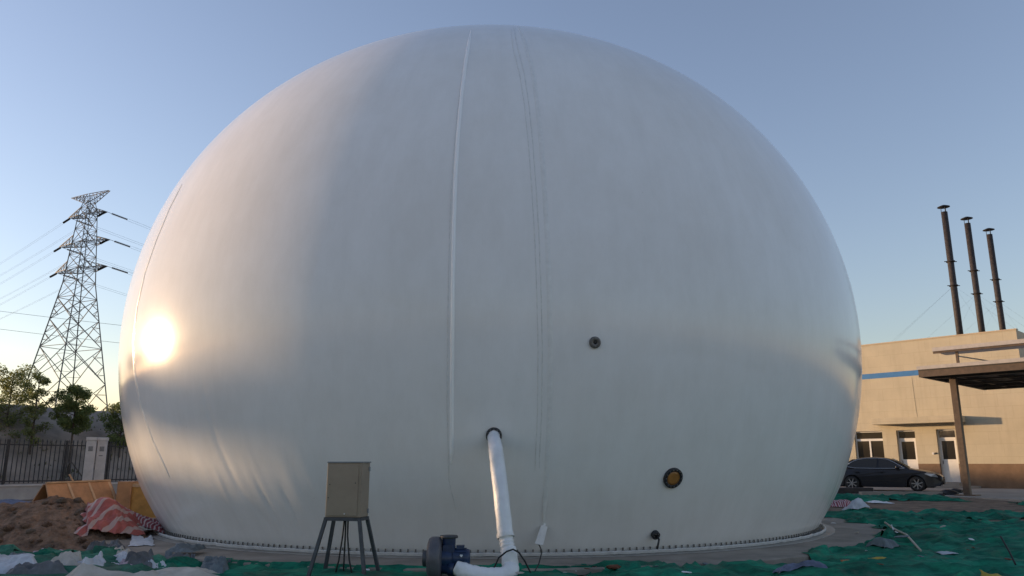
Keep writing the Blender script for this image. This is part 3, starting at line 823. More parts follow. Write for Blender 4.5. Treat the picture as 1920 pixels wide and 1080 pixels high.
# ------------------------------------------------------------------ black saloon car
def make_car():
    p0, p1 = Vector((15.52, 36.0)), Vector((17.66, 34.7))
    d = (p1 - p0).normalized(); c = (p0 + p1) / 2
    car = empty('saloon_car', (c.x, c.y, .31), math.atan2(d.y, d.x), 'dusty black saloon car parked between the dome and the building doors', 'car')
    HW = .875; WB = 1.29; RW = .315
    # local: x forward, y left (camera side is -y), z up
    def arch(cx, r, a0, a1, n=9):
        return [(cx + r * math.cos(a0 + (a1 - a0) * i / n), RW + r * math.sin(a0 + (a1 - a0) * i / n)) for i in range(n + 1)]
    low = [(-2.22, .42), (-2.16, .26), (-1.68, .22)] + arch(-WB, .37, math.pi + .15, -.15, 10) + [(-.85, .18), (.85, .18)] + arch(WB, .37, math.pi + .15, -.15, 10) + [(1.72, .20), (2.16, .24), (2.27, .40)]
    upl = [(2.28, .55), (2.22, .66), (2.05, .74), (1.7, .83), (1.3, .90), (.98, .955), (.5, .93), (-.3, .935), (-1.1, .955), (-1.55, .98), (-1.9, 1.0), (-2.16, .985), (-2.24, .90), (-2.26, .62)]
    poly = low + upl
    cx = sum(p[0] for p in poly) / len(poly)
    layers = [(-HW, .975, .02), (-HW + .03, .992, .01), (-HW + .12, 1.0, 0), (-HW * .5, 1.0, -.02), (0, 1.012, -.028), (HW * .5, 1.0, -.02), (HW - .12, 1.0, 0), (HW - .03, .992, .01), (HW, .975, .02)]
    b = MB(); n = len(poly); nl = len(low)
    for (y, sc, dz) in layers:
        for i, (x, z) in enumerate(poly):
            yy = y
            if abs(x) > 1.7: yy = y * (1 - .16 * ((abs(x) - 1.7) / .57) ** 2)
            if i >= nl: yy *= 1 - .10 * max(0, (z - .7) / .3) if abs(y) > .7 else 1
            zz = z - (dz if i >= nl and z > .7 else 0)
            b.v.append(Vector((x * sc, yy, zz)))
    for k_ in range(len(layers) - 1):
        for i in range(n):
            i2 = (i + 1) % n
            b.f.append((k_*n+i, k_*n+i2, (k_+1)*n+i2, (k_+1)*n+i)); b.sm.append(i >= nl - 2)
    b.f.append(tuple(range(n))[::-1]); b.sm.append(False); b.f.append(tuple((len(layers)-1)*n + i for i in range(n))); b.sm.append(False)
    body = b.build('car_body', M['carpaint'], car)
    # greenhouse
    base = [(1.05, .93), (-1.78, .985)]
    roof = [(.30, 1.36), (.12, 1.40), (-.25, 1.43), (-.65, 1.425), (-1.0, 1.38), (-1.15, 1.33)]
    gp = [base[0]] + [(.66, 1.16)] + roof + [(-1.5, 1.16)] + [base[1]]
    b = MB(); n = len(gp)
    for (y0, y1) in ((-.80, -.60), (-.76, -.55), (-.35, -.30), (.35, .30), (.76, .55), (.80, .60)):
        for (x, z) in gp:
            t = min(1, (z - .93) / .45)
            crown = .015 if abs(y0) < .5 else (0 if abs(y0) < .78 else -.02 * t)
            b.v.append(Vector((x, y0 + (y1 - y0) * t, z + crown * t)))
    for k_ in range(5):
        for i in range(n - 1):
            b.f.append((k_*n+i, k_*n+i+1, (k_+1)*n+i+1, (k_+1)*n+i)); b.sm.append(True)
    b.f.append(tuple(range(n))[::-1]); b.sm.append(False); b.f.append(tuple(5*n + i for i in range(n))); b.sm.append(False)
    b.build('cabin', M['carpaint'], car)
    def side_y(z, s, o=.004): return s * ((.80 - .20 * min(1, (z - .93) / .45)) + o)
    for s in (-1, 1):
        for poly_ in ([(.70, .985), (.42, 1.20), (.22, 1.32), (-.12, 1.365), (-.16, .97)], [(-.24, .97), (-.20, 1.37), (-.60, 1.37), (-.93, 1.33), (-1.15, 1.25), (-1.38, 1.12), (-1.33, 1.02), (-1.1, .985)]):
            w_ = MB().add([(x, side_y(z, s), z) for x, z in poly_], [tuple(range(len(poly_)))]).build('side_window', M['carglass'], car)
            m_ = w_.modifiers.new('thickness', 'SOLIDIFY'); m_.thickness = .006; m_.offset = 0
        ch_ = [(.86, .965), (.42, .962), (-.2, .955), (-1.12, .97), (-1.40, 1.02), (-1.46, 1.10), (-1.2, 1.255), (-.95, 1.345), (-.6, 1.392), (-.18, 1.392), (.22, 1.345), (.46, 1.22), (.86, .965)]
        MB().tube([(x, side_y(z, s, .006), z) for x, z in ch_], .016, 5, False).build('chrome_trim', M['chrome'], car)
        for x in (-.05, -1.02):
            MB().bar((x - .09, s * .887, .80), (x + .09, s * .887, .80), .03, .025).build('door_handle', M['carpaint'], car)
        for x in (.82, -.20, -1.12):
            MB().bar((x, s * .8765, .30), (x - .03, s * .8765, .90), .006, .004).build('door_gap', M['rubber'], car)
        MB().bar((-.90, s * .879, .44), (.90, s * .879, .42), .012, .03).build('side_moulding', M['rubber'], car)
        m_ = MB().lathe([(0, -.09), (.05, -.085), (.085, -.03), (.09, .04), (.07, .07), (0, .075)], (.60, s * .94, 1.01), (1, 0, 0), 12)
        m_.build('mirror', M['carpaint'], car)
        hl = [(2.12, .60), (2.02, .735), (1.72, .80), (1.62, .735), (1.86, .63)]
        hy = lambda x: s * (.875 * (1 - .16 * ((x - 1.7) / .57) ** 2 if x > 1.7 else .875) + .002)
        h_ = MB().add([(x * .985 + .01, (s * .878 * (1 - .16 * (max(0, x - 1.7) / .57) ** 2)), z) for x, z in hl] + [(x + .02, (s * .70 * (1 - .16 * (max(0, x - 1.7) / .57) ** 2)), z + .012) for x, z in hl],
                      [(0, 1, 2, 3, 4), (9, 8, 7, 6, 5)] + [(i, 5 + i, 5 + (i+1) % 5, (i+1) % 5) for i in range(5)])
        h_.build('headlight', M['lamp_glass'], car)
        t_ = [(-2.20, .74), (-2.19, .92), (-1.92, .94), (-1.86, .80)]
        MB().add([(x, s * .80, z) for x, z in t_] + [(x - .03, s * .55, z) for x, z in t_], [(0,1,2,3),(7,6,5,4)] + [(i, 4+i, 4+(i+1) % 4, (i+1) % 4) for i in range(4)]).build('tail_light', M['tail'], car)
    MB().add([(.995, -.70, .975), (.995, .70, .975), (.335, .54, 1.362), (.335, -.54, 1.362)], [(0, 1, 2, 3)]).build('windscreen', M['carglass'], car).location = (.022, 0, .02)
    MB().add([(-1.72, -.66, 1.02), (-1.72, .66, 1.02), (-1.18, .54, 1.335), (-1.18, -.54, 1.335)], [(3, 2, 1, 0)]).build('rear_window', M['carglass'], car).location = (-.025, 0, .02)
    MB().box((2.20, -.42, .30), (2.292, .42, .60)).build('grille', M['rubber'], car)
    MB().box((2.285, -.40, .55), (2.30, .40, .575)).build('grille_bar', M['chrome'], car)
    MB().bar((1.75, -.80, .44), (2.20, -.72, .43), .012, .02).build('bumper_trim', M['chrome'], car)
    MB().box((-1.9, -.6, .16), (1.9, .6, .24)).build('underbody', M['rubber'], car)
    for x in (-WB, WB):
        MB().box((x - .36, -.70, .2), (x + .36, .70, .70)).build('wheel_housing', M['rubber'], car)
        for s in (-1, 1):
            w = MB().lathe([(.20, -.10), (.27, -.105), (RW - .015, -.085), (RW, -.05), (RW, .05), (RW - .015, .085), (.27, .105), (.20, .10)], (x, s * .775, RW), (0, 1, 0), 30).build('wheel', M['rubber'], car)
            MB().lathe([(.0, .03), (.19, .03), (.205, .09), (.215, .098), (.225, .09), (.20, .0)], (x, s * .775, RW), (0, s, 0), 28).build('rim', M['steel_dark'], w)
            MB().lathe([(.198, .088), (.215, .102), (.226, .092)], (x, s * .775, RW), (0, s, 0), 28).build('rim_edge', M['alloy'], w)
            MB().lathe([(0, .098), (.04, .096), (.055, .085), (.055, .03)], (x, s * .775, RW), (0, s, 0), 14).build('hub', M['alloy'], w)
            for k_ in range(7):
                a = 2 * math.pi * k_ / 7 + .3
                MB().bar((x + .04 * math.cos(a), s * .862, RW + .04 * math.sin(a)), (x + .212 * math.cos(a), s * .866, RW + .212 * math.sin(a)), .04, .03, (0, 1, 0)).build('spoke', M['alloy'], w)
    return car
make_car()

# ------------------------------------------------------------------ fence with pillars, low wall
def fpt(s, t=0, z=0): p = F0 + FD * s + FN * t; return Vector((p.x, p.y, z))
s_p = (Vector((-17.62, 33.5, 0)) - F0).dot(FD); t_p = (Vector((-17.62, 33.5, 0)) - F0).dot(FN)
F0 = F0 + FN * t_p                            # put the fence line through the pillar
FANG = math.atan2(FD.y, FD.x)
lw = empty('low_boundary_wall', fpt(0), FANG, 'low grey plastered wall under the black iron fence', 'wall')
MB().box((-30, -.12, -.1), (s_p - .46, .12, .62)).build('wall_run', M['wallp'], lw)
MB().box((s_p + .46, -.12, -.1), (34, .12, .62)).build('wall_run', M['wallp'], lw)
MB().box((-30, -.16, .62), (s_p - .46, .16, .68)).build('coping', M['pillar'], lw)
MB().box((s_p + .46, -.16, .62), (34, .16, .68)).build('coping', M['pillar'], lw)
for j, sg in enumerate((-1, 1)):
    q = fpt(s_p + sg * .235)
    pl = empty('gate_pillar', q, FANG - R(30), ('left', 'right')[j] + ' half of the pale twin fence pillar, with a small dull plate', 'pillar', 'twin fence pillars')
    bev(MB().box((-.185, -.22, -.1), (.185, .22, 2.42)).build('shaft', M['pillar'], pl), .012)
    bev(MB().box((-.205, -.25, 2.42), (.205, .25, 2.56)).build('cap', M['pillar'], pl), .012)
    MB().box((-.085, -.232, 1.98), (.085, -.22, 2.18)).build('plate', M['plate'], pl)
    if sg > 0: MB().box((-.09, -.228, 1.78), (.06, -.22, 1.82)).build('small_mark', M['plate'], pl)
def fence(s0, s1, label, first):
    fe = empty('iron_fence', fpt(s0), FANG, label, 'fence', 'black iron fence runs')
    Ln = s1 - s0
    for z in (.80, 2.20):
        MB().box((0, -.022, z - .022), (Ln, .022, z + .022)).build('rail', M['iron'], fe)
    bar = MB().box((-.013, -.013, .72), (.013, .013, 2.33)).add([(-.022, -.022, 2.33), (.022, -.022, 2.33), (.022, .022, 2.33), (-.022, .022, 2.33), (0, 0, 2.46)], [(0,1,4),(1,2,4),(2,3,4),(3,0,4),(3,2,1,0)]).mesh('bar')
    bar.materials.append(M['iron'])
    k_ = int(Ln / .17)
    for i in range(k_ + 1):
        o = link('bar', bar, None, fe); o.location = (i * Ln / k_, 0, 0)
    for x in [i * 2.2 for i in range(int(Ln / 2.2) + 1)]:
        MB().box((x + .05, -.035, .62), (x + .12, .035, 2.40)).build('post', M['iron'], fe)
fence(-13, s_p - .46, 'black iron bar fence on the low wall left of the pale pillar', True)
fence(s_p + .46, s_p + 12, 'black iron bar fence on the low wall right of the pale pillar', False)

# ------------------------------------------------------------------ trees
def leaves_mesh(centers, size, seed, per=1.0):
    rnd = random.Random(seed); b = MB()
    for (c, r, cnt) in centers:
        for _ in range(int(cnt * per)):
            while True:
                p = Vector((rnd.uniform(-1, 1), rnd.uniform(-1, 1), rnd.uniform(-1, 1)))
                if p.length < 1: break
            p = c + Vector((p.x * r[0], p.y * r[1], p.z * r[2]))
            s = size * rnd.uniform(.6, 1.3)
            d = Vector((rnd.uniform(-1, 1), rnd.uniform(-1, 1), rnd.uniform(-.9, .5))).normalized()
            x = d.cross(Vector((rnd.uniform(-1,1), rnd.uniform(-1,1), rnd.uniform(-1,1)))).normalized()
            b.add([p - d*s, p + x*s*.42, p + d*s, p - x*s*.42], [(0, 1, 2, 3)])
    return b
def tree(loc, h, trunk_h, spread, nb, seed, label, leafm, group, dens=1.0, lsize=.11, trunk_r=.06, stakes=False, slender=1.0):
    rnd = random.Random(seed)
    t = empty('young_tree', loc, 0, label, 'tree', group)
    lean = Vector((rnd.uniform(-.06, .06), rnd.uniform(-.06, .06), 1))
    tp = [lean * (trunk_h * k_ / 4) + Vector((rnd.uniform(-.02, .02), rnd.uniform(-.02, .02), 0)) for k_ in range(5)]
    topz = h * .93
    tp += [Vector((lean.x * topz * .8, lean.y * topz * .8, trunk_h + (topz - trunk_h) * q)) for q in (.5, 1)]
    MB().tube(tp, [trunk_r * (1 - .8 * (p.z / topz)) + .008 for p in tp], 8).build('trunk', M['bark'], t)
    cl = []; lb = MB()
    for k_ in range(nb):
        z = trunk_h + (h - trunk_h) * (k_ + .5) / nb * .92 - .1
        a = k_ * 2.4 + rnd.uniform(-.4, .4); f_ = (z - trunk_h) / (h - trunk_h)
        ln = spread * (.55 + .75 * math.sin(math.pi * min(1, .18 + f_ * .9))) * rnd.uniform(.65, 1.15) * slender
        s0 = Vector((lean.x * z * .9, lean.y * z * .9, z)); e_ = s0 + Vector((math.cos(a) * ln, math.sin(a) * ln, ln * rnd.uniform(.25, .7)))
        lb.tube([s0, (s0 + e_) / 2 + Vector((0, 0, -.03)), e_], [.022, .014, .005], 5)
        for q in (.45, .75, 1.0):
            c = s0.lerp(e_, q) + Vector((rnd.uniform(-.1, .1), rnd.uniform(-.1, .1), rnd.uniform(-.05, .12)))
            rr = spread * .46 * rnd.uniform(.7, 1.25)
            cl.append((c, (rr, rr, rr * .8), 48))
    lb.build('limbs', M['bark'], t)
    leaves_mesh(cl, lsize, seed, dens).build('crown', leafm, t, fix=False)
    if stakes:
        for k_ in range(3):
            a = 2 * math.pi * k_ / 3 + .5
            MB().tube([(math.cos(a) * 1.0, math.sin(a) * 1.0, 0), (math.cos(a) * .05, math.sin(a) * .05, 1.25)], .03, 6).build('stake', M['stake'], t)
    return t
G1 = 'young trees behind the iron fence'
p = at(2, 868, 35.5);  tree((p.x, p.y, .3), 5.6, 2.0, .80, 22, 11, 'broad young tree at the left edge behind the iron fence', M['leaf1'], G1, 2.6, .055, stakes=False)
p = at(52, 868, 34.8); tree((p.x, p.y, .25), 5.45, 2.0, .50, 16, 12, 'slender young tree with wooden props behind the fence, in front of the pylon leg', M['leaf1'], G1, 1.7, .055, stakes=True)
p = at(131, 868, 35.2); tree((p.x, p.y, .3), 4.55, 2.5, .62, 16, 13, 'small round-crowned tree directly below the pylon', M['leaf2'], G1, 4.2, .058, stakes=True)
p = at(224, 868, 38.0); tree((p.x, p.y, .3), 4.1, 1.9, .6, 14, 14, 'low young tree half hidden behind the left edge of the dome', M['leaf2'], G1, 2.8, .058)
# unseen tree row put on the bank, crowns shaped to throw the evening shade
G2 = 'unseen hedge trees put along the top of the bank to throw shade'
for i in range(15):
    s = -13.5 + i * 1.75; q = BK0 + FD * s + FN * (.3 + .3 * (i % 2))
    c = crest_h(s)
    t = empty('unseen_shade_tree', (q.x, q.y, c - .1), 0, 'small dense unseen tree put on the bank to throw the evening shade', 'tree', G2)
    MB().tube([(0, 0, 0), (.02, .01, .5), (0, 0, 1.2)], [.06, .05, .02], 6).build('trunk', M['bark'], t)
    rnd = random.Random(100 + i); cl = []
    for k_ in range(23):
        cl.append((Vector((rnd.uniform(-.75, .75), rnd.uniform(-.75, .75), rnd.uniform(.86, 1.85))), (.42, .42, .26), 52))
    leaves_mesh(cl, .15, 200 + i).build('crown', M['leaf2'], t, fix=False)
# dry scrub on the bank face
sc_ = MB(); rnd = random.Random(5)
for _ in range(420):
    s = rnd.uniform(5, 45); t = rnd.uniform(-5.5, .6); c = crest_h(s)
    z = c * smooth(-6.9, .3, t) ** .9; q = BK0 + FD * s + FN * t
    for k_ in range(rnd.randint(2, 6)):
        o = Vector((q.x + rnd.uniform(-.25, .25), q.y + rnd.uniform(-.25, .25), z + rnd.uniform(-.05, .12)))
        d = Vector((rnd.uniform(-.5, .5), rnd.uniform(-.5, .5), 1)).normalized() * rnd.uniform(.06, .2); x = Vector((rnd.uniform(-1, 1), rnd.uniform(-1, 1), 0)).normalized() * .05
        sc_.add([o - x, o + x, o + d], [(0, 1, 2)])
tag(sc_.build('bank_scrub', M['scrub'], fix=False), 'dry scrub scattered over the dark earth bank', 'scrub', kind='stuff')

# ------------------------------------------------------------------ lattice pylon
TW0 = Vector((-63.2, 110.0, 0)); TY = R(-25)
py = empty('lattice_pylon', TW0, TY, 'tall grey steel lattice power pylon beyond the bank', 'pylon')
def wid(z):
    pts = [(0, 10.4), (9, 7.9), (27, 3.0), (33, 2.3), (38, 1.7), (40.6, .7)]
    for (a, b), (c, d) in zip(pts, pts[1:]):
        if a <= z <= c: return b + (d - b) * (z - a) / (c - a)
    return .7
def cnr(k_, z):
    w = wid(z) / 2; return Vector(((-w, w, w, -w)[k_], (-w, -w, w, w)[k_], z))
ZL = [0, 6.5, 12.5, 17.6, 21.6, 24.8, 27.2, 29.2, 31.2, 33.2, 35.2, 37.0, 38.4, 39.6]
for k_ in range(4):
    MB().tube([cnr(k_, z) for z in (0, 9, 27, 33, 38, 40.6)], [.115, .11, .09, .08, .065, .05], 4).build('leg', M['lattice'], py)
for i in range(len(ZL) - 1):
    b = MB(); z0, z1 = ZL[i], ZL[i+1]; w = .082 if z0 < 24 else .06
    for k_ in range(4):
        k2 = (k_ + 1) % 4; a0, a1, c0, c1 = cnr(k_, z0), cnr(k_, z1), cnr(k2, z0), cnr(k2, z1)
        b.bar(a0, c1, w).bar(c0, a1, w)
        m_ = (a0 + c1 + c0 + a1) / 4
        if z0 > 24 or i in (2, 4): b.bar(a1, c1, w * .9)
        if z0 < 24:
            for (p_, q_) in ((a0, a1), (c0, c1)):
                h1 = p_.lerp(q_, .5); b.bar(h1, p_.lerp(m_, .5), .06).bar(h1, q_.lerp(m_, .5), .06)
                b.bar(p_.lerp(q_, .25), p_.lerp(m_, .5), .05).bar(p_.lerp(q_, .75), q_.lerp(m_, .5), .05)
    b.build('bracing', M['lattice'], py)
ARMS = [(37.4, 3.0, 1.25), (33.0, 4.0, 1.3), (29.0, 3.9, 1.3)]
tips = []
def arm(sx_, z, ln, hh, name='crossarm'):
    b = MB(); w = wid(z) / 2; wt = wid(z + hh) / 2; tip = Vector((sx_ * (w + ln), 0, z + .15))
    for sy_ in (-1, 1):
        lo = Vector((sx_ * w, sy_ * w, z)); hi = Vector((sx_ * wt, sy_ * wt, z + hh)); e_ = tip + Vector((0, sy_ * .25, 0))
        b.bar(lo, e_, .10).bar(hi, e_, .09)
        for q in (.25, .5, .75):
            b.bar(lo.lerp(e_, q), hi.lerp(e_, q), .06); b.bar(lo.lerp(e_, q), hi.lerp(e_, q - .25), .06)
    for q in (.0, .25, .5, .75, 1):
        A = Vector((sx_ * w, -w, z)).lerp(tip + Vector((0, -.25, 0)), q); B = Vector((sx_ * w, w, z)).lerp(tip + Vector((0, .25, 0)), q)
        b.bar(A, B, .06)
        if q < 1: b.bar(A, Vector((sx_ * w, w, z)).lerp(tip + Vector((0, .25, 0)), q + .25), .055)
    b.build(name, M['lattice'], py); return tip
for z, ln, hh in ARMS:
    for sx_ in (-1, 1): tips.append((sx_, arm(sx_, z, ln, hh)))
for sx_ in (-1, 1):                            # earth wire peak
    b = MB(); tip = Vector((sx_ * 4.1, 0, 40.75))
    for sy_ in (-1, 1):
        lo = Vector((sx_ * .5, sy_ * .5, 39.3)); hi = Vector((sx_ * .1, sy_ * .35, 40.75)); e_ = tip + Vector((0, sy_ * .12, 0))
        b.bar(lo, e_, .08).bar(hi, e_, .08)
        for q in (.2, .4, .6, .8): b.bar(lo.lerp(e_, q), hi.lerp(e_, q), .05); b.bar(lo.lerp(e_, q), hi.lerp(e_, q - .2), .05)
    for q in (.2, .4, .6, .8, 1): b.bar(Vector((sx_*.5, -.5, 39.3)).lerp(tip, q), Vector((sx_*.5, .5, 39.3)).lerp(tip, q), .05)
    b.build('earth_wire_arm', M['lattice'], py)
pyM = Matrix.Translation(TW0) @ Matrix.Rotation(TY, 4, 'Z')
dR = Vector((.60, .78, -.13)).normalized(); dL = Vector((-.755, .655, -.055)).normalized()
lev = ['top', 'middle', 'lowest']
for i, (sx_, tip) in enumerate(tips):
    for side, d in (('right', dR), ('left', dL)):
        inv = pyM.to_3x3().inverted(); dl = inv @ d
        L0 = .9 if side == 'right' else .3
        a = tip + dl * L0; e_ = a + dl * 2.4
        MB().bar(tip, a, .05).build('insulator_link', M['lattice'], py)
        pr = []
        for k_ in range(16):
            t = k_ * .15; pr += [(.06, t), (.16, t + .05), (.06, t + .1)]
        MB().lathe(pr, a, dl, 10).build('insulator', M['insul'], py)
        ew = pyM @ e_
        for k_, o in enumerate((-.22, .22)):
            px = Vector((d.y, -d.x, 0)).normalized() * o + Vector((0, 0, o * .35))
            span = 150; pts = []
            for q in range(31):
                t = q / 30; sag = -16 * t * (1 - t) if side == 'right' else -7 * t * (1 - t)
                P_ = ew + Vector((d.x, d.y, d.z * .35)) * span * t + px; pts.append(P_ + Vector((0, 0, sag)))
            c = MB().tube(pts, .013, 4, False).build('conductor', M['wire'])
            tag(c, f"{('upper','lower')[k_==0]} wire of the pair running {side} from the {('left','right')[sx_>0]} tip of the {lev[i//2]} pylon arm", 'wire', 'pylon conductors')
            if side == 'right' and k_ == 0:
                pass
for k_, (v0, v1) in enumerate(((578, 606), (612, 639))):
    a = at(-260, v0 - 28, 200); e_ = at(420, v1 + 26, 190)
    pts = [a.lerp(e_, q / 24) + Vector((0, 0, -.6 * 4 * (q/24) * (1 - q/24) + .3)) for q in range(25)]
    tag(MB().tube(pts, .04, 4, False).build('overhead_wire', M['wire']), ('upper', 'lower')[k_] + ' of two level wires crossing low behind the pylon', 'wire', 'level overhead wires')

# ------------------------------------------------------------------ soil heap
HC = Vector((-9.15, 15.9, 0))
def heap_h(x, y):
    dx, dy = (x - HC.x) / 2.55, (y - HC.y) / 1.75
    # long heap running out of the picture on the left
    d2 = math.hypot(max(0, dx) if dx > 0 else dx * .62, dy)
    h = .82 * max(0, 1 - d2) ** .85
    if h > 0: h *= 1 + .28 * fbm(x * .9, y * .9, 4, 4)
    return h
mb = MB(); n = 240
for j in range(n + 1):
    for i in range(n + 1):
        x = HC.x - 4.4 + 7.2 * i / n; y = HC.y - 2.0 + 4.0 * j / n; h = heap_h(x, y)
        z = ground_h(x, y) - .06 + h * 1.0 + (.07 * fbm(x * 3.5, y * 3.5, 2, 4) + .035 * abs(N(x * 11, y * 11, 3)) + .022 * N(x * 27, y * 27, 7)) * min(1, h * 8)
        mb.v.append(Vector((x - HC.x, y - HC.y, z)))
mb.f = [(j*(n+1)+i, j*(n+1)+i+1, (j+1)*(n+1)+i+1, (j+1)*(n+1)+i) for j in range(n) for i in range(n)]; mb.sm = [False] * len(mb.f)
heap = empty('soil_heap', (HC.x, HC.y, 0), 0, 'heap of reddish brown excavated soil left of the dome', 'soil heap')
mb.build('heap_surface', M['soil_red'], heap, fix=False)
def rock_mesh(seed, name='clod'):
    bm = bmesh.new(); bmesh.ops.create_icosphere(bm, subdivisions=2, radius=1)
    for v in bm.verts:
        v.co *= 1 + .35 * mn.noise(v.co * 1.3 + Vector((seed * 7.1, 0, 0))); v.co.z *= .7
    m = bpy.data.meshes.new(name); bm.to_mesh(m); bm.free(); return m
clods = [rock_mesh(i) for i in range(5)]
for i, m in enumerate(clods): m.materials.append(M['clod'] if i % 2 else M['soil_red'])
rnd = random.Random(21)
for i in range(260):
    x = HC.x + rnd.uniform(-3.4, 2.3); y = HC.y + rnd.uniform(-1.75, .7); h = heap_h(x, y)
    if h < .05: continue
    o = link('clod', clods[i % 5], None, heap); s = rnd.choice((.025, .03, .04, .05, .06, .09))
    o.location = (x - HC.x, y - HC.y, ground_h(x, y) - .06 + h + s * .2); o.scale = (s, s * rnd.uniform(.7, 1.2), s); o.rotation_euler = (rnd.uniform(-.4, .4), rnd.uniform(-.4, .4), rnd.uniform(0, 6))

def surf_h(x, y):
    r = math.hypot(x + .46, y - 20)
    g = ground_h(x, y)
    if r < 8.95: g = max(g, .1)
    h = heap_h(x, y)
    if h > .04: g = max(g, g - .06 + h)
    if y > 24.2 and x > 17: g = max(g, .305)
    return g

# ------------------------------------------------------------------ crumpled sheets
BASE = surf_h
def sheet(name, c, size, rot, amp, m, label, cat='sheet', seed=0, n=46, freq=2.2, lift=.012, group=None, ragged=.18, stretch=1.0, hump=0.0):
    """a creased sheet lying over whatever is below it"""
    b = MB(); ca, sa = math.cos(rot), math.sin(rot); uv = []
    rn = random.Random(seed * 13 + 5); FW = []
    for k_ in range(6):
        an = rn.uniform(0, math.pi); FW.append((math.cos(an), math.sin(an), freq * (.7 + .55 * k_) * rn.uniform(.8, 1.25), rn.uniform(0, 2), (.42, .30, .20, .14, .09, .06)[k_]))
    for j in range(n + 1):
        for i in range(n + 1):
            a, d = i / n * 2 - 1, j / n * 2 - 1
            rx = 1 + ragged * fbm(d * 2.1 + seed, seed * 1.3, 1, 3); ry = 1 + ragged * fbm(a * 2.1 - seed, seed * 2.3, 2, 3)
            lx, ly = a * size[0] / 2 * rx, d * size[1] / 2 * ry
            x = c[0] + lx * ca - ly * sa; y = c[1] + lx * sa + ly * ca
            w1 = lx + .22 * N(lx * 2.0, ly * 2.0, seed + 2); w2 = ly + .22 * N(lx * 2.0, ly * 2.0, seed + 6)
            z = 0
            for (cx_, cy_, fr_, ph_, am_) in FW:
                t_ = (w1 * cx_ + w2 * cy_) * fr_ + ph_; t_ = abs((t_ % 2) - 1)
                z += am_ * t_ * (.35 + 1.1 * max(0, .5 + N(w1 * 1.7 + ph_, w2 * 1.7, seed)))
            e = smooth(0, .42, 1 - max(abs(a), abs(d)))
            z = amp * e * (z + .12 * N(w1 * freq * 5, w2 * freq * 5, seed + 9))
            z += hump * math.exp(-(a * a + d * d) * 2.2)
            b.v.append(Vector((x - c[0], y - c[1], BASE(x, y) + lift + max(0, z)))); uv.append((lx, ly))
    w = n + 1
    b.f = [(j*w+i, j*w+i+1, (j+1)*w+i+1, (j+1)*w+i) for j in range(n) for i in range(n)]; b.sm = [True] * len(b.f)
    me = b.mesh(name); me.materials.append(m)
    ul = me.uv_layers.new(name='uv')
    for lp in me.loops: ul.data[lp.index].uv = uv[lp.vertex_index]
    o = link(name, me, None); o.location = (c[0], c[1], 0)
    so = o.modifiers.new('thickness', 'SOLIDIFY'); so.thickness = .004
    return tag(o, label, cat, group)

def net_z(x, y, amp, seed):
    wx = x + .45 * N(x * .7, y * .7, seed + 3); wy = y + .45 * N(x * .7, y * .7, seed + 8)
    f1 = max(0, 1 - abs(N(wx * .5 + seed, wy * 1.3, seed)) * 2.6); f2 = max(0, 1 - abs(N(wx * 1.5, wy * 2.4, seed + 5)) * 2.4)
    f3 = max(0, 1 - abs(N(wx * 3.4, wy * 4.2, seed + 7)) * 2.2)
    return surf_h(x, y) + .02 + amp * (f1 ** 2 * 1.2 + .6 * f2 ** 1.6 + .30 * f3 ** 1.4 + .5 * N(x * .9, y * .9, seed) + .3) + .010 * N(x * 9, y * 9, seed)
def net(name, x0, x1, y0, y1, step, m, label, hole, amp=.06, seed=0, edge=None):
    nx_ = int((x1 - x0) / step); ny_ = int((y1 - y0) / step); b = MB(); idx = {}
    def near_edge(x, y):
        return min(1, sum(hole(x + dx, y + dy) for dx, dy in ((.3, 0), (-.3, 0), (0, .3), (0, -.3), (.12, .12), (-.12, -.12))) / 3)
    def vid(i, j):
        if (i, j) in idx: return idx[(i, j)]
        x = x0 + i * step; y = y0 + j * step
        z = net_z(x, y, amp, seed); k_ = near_edge(x, y); z = z * (1 - k_) + (surf_h(x, y) + .012) * k_
        idx[(i, j)] = len(b.v); b.v.append(Vector((x + .06 * N(x * 6, y * 6, 1), y + .06 * N(x * 6, y * 6, 2), z))); return idx[(i, j)]
    for j in range(ny_):
        for i in range(nx_):
            x = x0 + (i + .5) * step; y = y0 + (j + .5) * step
            if hole(x, y): continue
            b.f.append((vid(i, j), vid(i+1, j), vid(i+1, j+1), vid(i, j+1)))
    b.sm = [True] * len(b.f)
    return tag(b.build(name, m, fix=False), label, 'dust net', 'green dust nets on the ground')
def rr(x, y): return math.hypot(x + .46, y - 20)
def hole_r(x, y):
    r = rr(x, y)
    if r < 8.75 + .45 * fbm(x * 1.1, y * 1.1, 3, 4) + (.45 if y < 13.5 and 2.2 < x < 4.6 else 0): return True
    if x < 1.0 + .4 * N(y * 3, 1, 1): return True
    if y > 29.3 + .6 * fbm(x * .7, 3, 1, 3) - max(0, (x - 14) * 1.1): return True
    # bare soil strips and tears
    if abs(y - (25.7 - .10 * (x - 9))) < 2.1 + .8 * fbm(x * .8, y, 2, 3) and x < 16.5 + N(y, 3): return True
    if abs(y - (20.6 - .02 * (x - 9))) < .95 * smooth(9.5, 13, x) + .5 * fbm(x * .9, y * 2, 5, 3) - .15: return True
    if fbm(x * .75, y * 1.1, 9, 4) > .8: return True
    return False
net('dust_net', .8, 24, 8.2, 30.5, .085, M['net'], 'dark green dust net spread over the rubble on the right', hole_r, .085, 1)
def hole_f(x, y):
    r = rr(x, y)
    if r < 8.82 + .2 * fbm(x * 1.3, y * 1.3, 6, 4): return True
    if x > .95 + .4 * N(y * 3, 1, 1) or x < -4.3 + .4 * N(y * 2, 3): return True
    return fbm(x * .9, y * 1.2, 4, 4) > .75
net('dust_net', -5, 1.6, 7.5, 13.0, .07, M['net'], 'strip of green dust net in front of the pad by the blower', hole_f, .05, 2)
